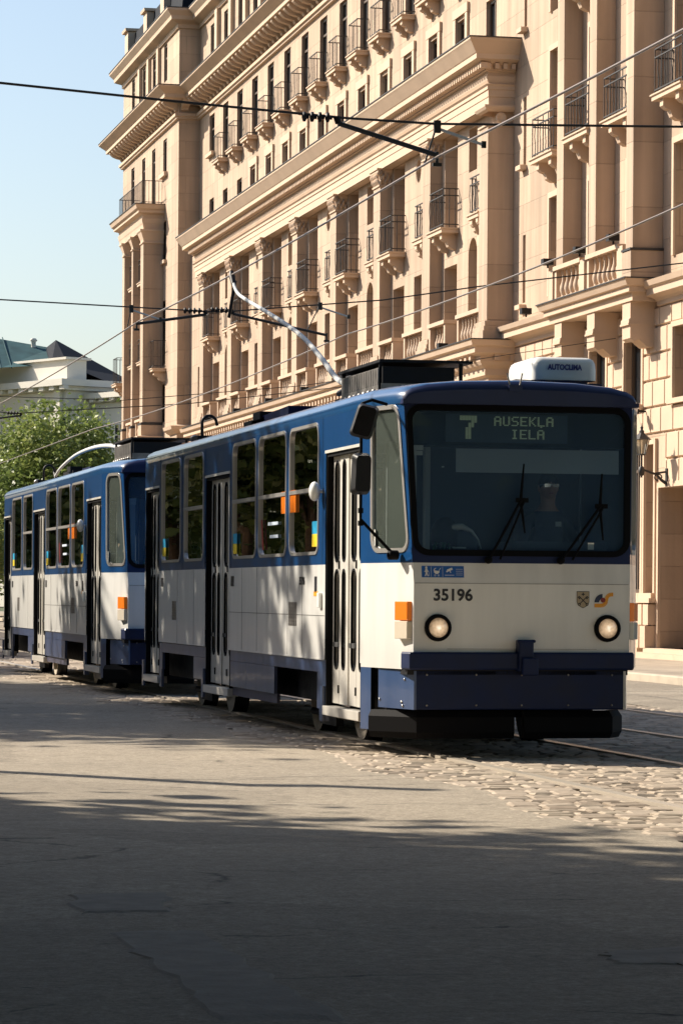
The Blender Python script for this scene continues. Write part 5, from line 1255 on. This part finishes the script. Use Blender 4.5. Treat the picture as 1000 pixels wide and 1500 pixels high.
m2.poly(C_[::-1]); m2.poly(E_); m2.lathe((lx, ly, 4.40), (0, 0, 1), [(.045, 0), (.02, .03), (.035, .06), (.01, .09), (.004, .15)], 8); m2.build('lantern_frame', M['iron'], ln)
m2 = MB()
for i in range(6): j = (i + 1) % 6; m2.poly([A[i], A[j], B[j], B[i]])
m2.build('lantern_glass', M['lglass'], ln)
cm = MB(); cm.box(18.1, 18.3, 58.6, 58.72, 4.80, 4.90); cm.lathe((18.15, 58.6, 4.85), (-.3, -1, -.2), [(.04, 0), (.05, .02), (.05, .12)], 10); cm.tube([(18.3, 58.66, 4.85), (18.46, 58.66, 4.85)], .02, 6)
tag(cm.build('security_camera', M['blackm']), 'small dark camera fixed to the stone wall above the lantern', 'camera')

# ---------------------------------------------------------------- far building
fb = thing('corner_building', 'distant cream building with dark green roofs behind the leafy trees', 'building', (32.4, 262, 0))
T_ = Vector((.43, -.90, 0)).normalized(); Nn = Vector((-.90, -.43, 0)).normalized(); O_ = Vector((32.4, 262, 0))
def fq(a, n_, z): return O_ + T_ * a + Nn * n_ + Vector((0, 0, z))
def fbox(mb, a0, a1, n0, n1, z0, z1):
    P = [fq(a, n_, z) for a in (a0, a1) for n_ in (n0, n1) for z in (z0, z1)]
    mb.add(P, [(0, 1, 3, 2), (4, 6, 7, 5), (0, 4, 5, 1), (2, 3, 7, 6), (0, 2, 6, 4), (1, 5, 7, 3)], False)
m2 = MB(); fbox(m2, -46, 0, -22, 0, 0, 18.0); fbox(m2, -17, -.4, -2.2, -.3, 18.9, 20.6); fbox(m2, -46, -21, -4, -.5, 18.9, 20.2)
fbox(m2, 0.01, 34, -24, -2.5, 0, 17.0)
for a in (-.5, -16, -20, -35): fbox(m2, a - .9, a, 0.01, .35, 0, 18.0)
m2.build('wall', M['cream_wall'], fb)
m2 = MB(); fbox(m2, -46.5, .5, -22, .5, 18.02, 18.35); fbox(m2, -47, 1.0, -22, 1.1, 18.36, 18.9); fbox(m2, .3, 35, -24, -2.0, 17.02, 17.3); fbox(m2, .3, 35.5, -24, -1.5, 17.31, 17.75)
fbox(m2, -17.3, -.1, -2.5, 0, 20.61, 20.8)
for i in range(30): fbox(m2, -46 + 1.6 * i, -45.3 + 1.6 * i, .51, .95, 18.05, 18.34)
for i in range(22): fbox(m2, 1 + 1.5 * i, 1.6 + 1.5 * i, -1.98, -1.6, 17.05, 17.29)
m2.build('cornice', M['cream_wall'], fb)
m2 = MB(); P_ = [(5, 268, 19.6), (27.7, 268, 20.2), (31.5, 267, 20.4), (34.0, 266, 20.3), (5, 276, 25.0), (27.9, 276, 23.3), (32.6, 274, 22.4)]
m2.add([*P_, (5, 286, 19), (40, 286, 19)], [(0, 1, 5, 4), (1, 2, 6, 5), (2, 3, 6), (4, 5, 8, 7), (5, 6, 8), (6, 3, 8)], False)
for i in range(26): x_ = 6 + i * .9; m2.tube([(x_, 267.9, 19.66 + i * .02), (x_, 275.9, 25.02 - i * .066)], .05, 4)
m2.build('roof', M['green_roof'], fb)
m2 = MB(); m2.add([(31.6, 266.2, 20.3), (33.0, 265.6, 20.3), (37.6, 265.6, 18.5), (45, 265.6, 15.5), (31.9, 272, 22.3), (32.7, 272, 22.95), (38.4, 272, 19.95), (46, 272, 16.3), (33, 284, 17), (46, 284, 15)], [(0, 1, 5, 4), (1, 2, 6, 5), (2, 3, 7, 6), (4, 5, 8), (5, 6, 7, 9, 8), (0, 4, 8)], False); m2.build('roof', M['slate'], fb)
for a, zs in [(-43 + 5.2 * i, (13.2, 8.6, 4)) for i in range(9)] + [(3.5 + 4.6 * i, (12.6, 8.2, 3.8)) for i in range(7)]:
    for z in zs:
        n_ = 0 if a < 0 else -2.5; m2 = MB(); 
        for (p, q_) in ((a, a + .12), (a + 1.45, a + 1.57), (a + .72, a + .84)): fbox(m2, p, q_, n_ + .01, n_ + .07, z, z + 2.5)
        fbox(m2, a, a + 1.57, n_ + .012, n_ + .072, z + 1.6, z + 1.7); fbox(m2, a - .1, a + 1.67, n_ + .01, n_ + .2, z - .15, z)
        o = m2.build('window', M['cream_wall'], fb); m3 = MB(); m3.poly([fq(a + .05, n_ + .03, z), fq(a + 1.5, n_ + .03, z), fq(a + 1.5, n_ + .03, z + 2.5), fq(a + .05, n_ + .03, z + 2.5)]); m3.build('pane', M['pane'], o)
m2 = MB(); m2.lathe((31.0, 274, 22.4), (0, 0, 1), [(.2, 0), (.2, .5), (.35, .6), (.2, .8)], 8); m2.build('roof_vent', M['cream_wall'], fb)

# ---------------------------------------------------------------- trees
def leafmat(name, c1, c2, c3, tr=.35):
    m, t, b = newmat(name); N = t.nodes; L = t.links
    g = N.new('ShaderNodeNewGeometry'); r = N.new('ShaderNodeValToRGB'); r.color_ramp.elements[0].color = (*c1, 1); r.color_ramp.elements[1].color = (*c3, 1); e = r.color_ramp.elements.new(.5); e.color = (*c2, 1)
    n = N.new('ShaderNodeTexNoise'); n.inputs['Scale'].default_value = .55; n.inputs['Detail'].default_value = 2; L.new(g.outputs['Position'], n.inputs['Vector'])
    ad = N.new('ShaderNodeMath'); ad.operation = 'MULTIPLY_ADD'; ad.inputs[1].default_value = .55; L.new(g.outputs['Random Per Island'], ad.inputs[0])
    mm = N.new('ShaderNodeMath'); mm.operation = 'MULTIPLY_ADD'; mm.inputs[1].default_value = 1.5; mm.inputs[2].default_value = -.5; L.new(n.outputs[0], mm.inputs[0]); L.new(mm.outputs[0], ad.inputs[2]); L.new(ad.outputs[0], r.inputs[0])
    L.new(r.outputs[0], b.inputs['Base Color']); b.inputs['Roughness'].default_value = .45; b.inputs['Specular IOR Level'].default_value = .35
    out = [x for x in N if x.type == 'OUTPUT_MATERIAL'][0]; tl = N.new('ShaderNodeBsdfTranslucent'); L.new(r.outputs[0], tl.inputs[0]); mx = N.new('ShaderNodeMixShader'); mx.inputs[0].default_value = tr
    L.new(b.outputs[0], mx.inputs[1]); L.new(tl.outputs[0], mx.inputs[2]); L.new(mx.outputs[0], out.inputs[0]); return m
M['leaf'] = leafmat('maple_leaves', (.09, .14, .035), (.20, .26, .07), (.38, .41, .13))
M['leafd'] = leafmat('linden_leaves', (.035, .06, .018), (.09, .13, .035), (.16, .20, .06), .18)
M['bark'] = simple('bark', (.09, .065, .045), .95, noise=.3, nscale=8, bump=.8, bscale=20)
def crown_mesh(name, seed, rx, ry, rz, nclump, nleaf, s, mat, cz):
    r = np.random.RandomState(seed)
    d = r.normal(size=(nclump, 3)); d /= np.linalg.norm(d, axis=1)[:, None]; rad = r.uniform(.35, 1.0, nclump) ** .6
    lob = 1 + .22 * np.sin(d[:, 0] * 3.1 + seed) * np.cos(d[:, 1] * 2.7) + .15 * np.sin(d[:, 2] * 5 + 2 * seed)
    C = d * rad[:, None] * lob[:, None] * np.array([rx, ry, rz]) + np.array([0, 0, cz]); cr = r.uniform(.45, 1.1, nclump) * rx * .17
    P = np.repeat(C, nleaf, 0) + r.normal(size=(nclump * nleaf, 3)) * np.repeat(cr, nleaf)[:, None] * np.array([1, 1, .62])
    n = len(P); a = r.normal(size=(n, 3)); a[:, 2] *= .5; a /= np.linalg.norm(a, axis=1)[:, None]; b = r.normal(size=(n, 3)); b -= a * (a * b).sum(1)[:, None]; b /= np.linalg.norm(b, axis=1)[:, None]
    sz = s * r.uniform(.4, 1.5, n)[:, None]; nn = np.cross(a, b) * sz * .25
    V = np.stack([P - a * sz, P + b * sz * .6 + nn, P + a * sz, P - b * sz * .6 + nn], 1).reshape(-1, 3)
    me = bpy.data.meshes.new(name); me.vertices.add(4 * n); me.vertices.foreach_set('co', V.ravel().astype(np.float32)); me.loops.add(4 * n); me.loops.foreach_set('vertex_index', np.arange(4 * n, dtype=np.int32))
    me.polygons.add(n); me.polygons.foreach_set('loop_start', np.arange(0, 4 * n, 4, dtype=np.int32)); me.polygons.foreach_set('loop_total', np.full(n, 4, dtype=np.int32)); me.update(); me.validate(); me.materials.append(mat); return me
def trunk_mesh(seed, h, r0, spread, cz):
    rr = random.Random(seed); m2 = MB(); m2.tube([(0, 0, 0), (.05, .03, h * .4), (-.05, 0, h * .75), (0, .05, h)], [r0, r0 * .8, r0 * .7, r0 * .55], 10)
    for i in range(9):
        a = rr.uniform(0, 6.28); z0 = h * rr.uniform(.55, 1.0); l = spread * rr.uniform(.6, .95); e = Vector((math.cos(a) * l, math.sin(a) * l, cz + rr.uniform(-1, 2)))
        m2.tube([(0, 0, z0), Vector((e.x * .4, e.y * .4, z0 + (e.z - z0) * .45)), e], [r0 * .4, r0 * .25, .03], 6)
    m2.tube([(0, 0, h), (.2, -.1, cz + spread * .6)], [r0 * .5, .04], 6); o = m2.build('t', M['bark']); me = o.data; bpy.data.objects.remove(o); return me
CR = [crown_mesh('crown_a', 1, 4.6, 4.6, 3.9, 440, 105, .115, M['leaf'], 5.6), crown_mesh('crown_b', 5, 4.4, 4.8, 4.1, 440, 105, .115, M['leaf'], 5.6)]
CS = crown_mesh('crown_e', 21, 5.0, 5.0, 4.2, 360, 48, .17, M['leafd'], 8.4)
CD = [crown_mesh('crown_c', 9, 5.0, 5.0, 4.2, 520, 60, .21, M['leafd'], 8.4), crown_mesh('crown_d', 14, 5.0, 5.2, 4.0, 520, 60, .21, M['leafd'], 8.4)]
TM = trunk_mesh(1, 3.4, .26, 3.4, 5.4); TD = trunk_mesh(2, 5.2, .3, 3.6, 8.2)
def tree(x, y, cm_, tm, sc_, rot, lab, group, dz=0):
    t_ = thing('tree', lab, 'tree', (x, y, 0), group); t_.rotation_euler = (0, 0, rot); t_.scale = (sc_, sc_, sc_)
    for nm, me in (('crown', cm_), ('trunk', tm)): o = bpy.data.objects.new(nm, me); col.objects.link(o); o.parent = t_
    return t_
G1 = 'green trees beyond the rear of the tram'
tree(17.6, 150, CR[0], TM, .98, .3, 'round leafy tree right behind the raised end of the rear tram, tallest of the group', G1)
tree(21.2, 158, CR[1], TM, .80, 1.8, 'lower tree tucked against the left edge of the stone building', G1)
tree(13.8, 152, CR[1], TM, .80, 4.2, 'tree at the left edge of the photo behind the last tram door', G1)
tree(19.4, 166, CR[0], TM, .86, 2.9, 'tree half hidden behind the tallest tree', G1)
tree(12.2, 138, CR[0], TM, .55, 5.2, 'small dark tree low at the far left edge', G1)
G2 = 'shade trees along the near side of the street'  # some cast the road's tree shadows; others added only to block skylight
for i, (x, y, s_, rot) in enumerate(((-5.6, 15.2, 1.12, .4), (-5.2, 4.6, 1.2, 2.2), (-5.0, 40.6, 1.0, 3.6), (-10.3, 22.6, 1.0, 1.1), (-9.8, 51, 1.0, 5.0), (-10.2, 63, 1.0, .9), (-9.6, 76, 1.05, 2.0), (-9.9, 88, 1.0, 3.1), (-9.3, 100, 1.1, 4.6), (-9.7, 114, 1.1, 5.9), (1.0, -8, 1.1, 1.2), (-9, -8, 1.1, .2), (-9.5, 130, 1.2, 2.4), (-11, 144, 1.2, .4), (-11, 158, 1.2, 1.4), (-11.5, 172, 1.2, 2.1), (-11, 186, 1.2, 3.4), (-12, 200, 1.25, 4.4), (-11, 215, 1.2, 5.4), (-11, 230, 1.3, .9), (1.5, 1.0, 1.2, 5.2), (-4.4, 9.6, 1.35, 2.9), (-2.5, -3, 1.2, .2), (5.5, -1, 1.2, 4.1), (7.2, 6.0, 1.15, .4), (-3, 10.6, 1.6, 1.0), (13.6, 13.5, 1.5, 2.0), (-7.2, 4.0, 1.9, 3.3), (14.5, 2.0, 1.8, .5))):
    tree(x, y, CS if i == 2 else CD[i % 2], TD, s_, rot, 'dark leafy tree out of the picture, from a set partly added to deepen the street shade', G2)
t_ = thing('leaf_screen', 'added wall of leaves out of the picture, keeping bright sky out of window reflections', 'leaf_screen', (-13, 70, 0))  # unseen leaf wall added so tram windows reflect green instead of bright sky
r = np.random.RandomState(4); n = 60000; P = np.stack([r.uniform(-1.2, 1.2, n), r.uniform(-75, 210, n), r.uniform(0, 6.0, n)], 1)
a = r.normal(size=(n, 3)); a /= np.linalg.norm(a, axis=1)[:, None]; b = r.normal(size=(n, 3)); b -= a * (a * b).sum(1)[:, None]; b /= np.linalg.norm(b, axis=1)[:, None]; sz = .34
V = np.stack([P - a * sz, P + b * sz * .6, P + a * sz, P - b * sz * .6], 1).reshape(-1, 3); me = bpy.data.meshes.new('leaves'); me.from_pydata(V.tolist(), [], np.arange(4 * n).reshape(-1, 4).tolist()); me.materials.append(M['leafd']); o = bpy.data.objects.new('leaves', me); col.objects.link(o); o.parent = t_
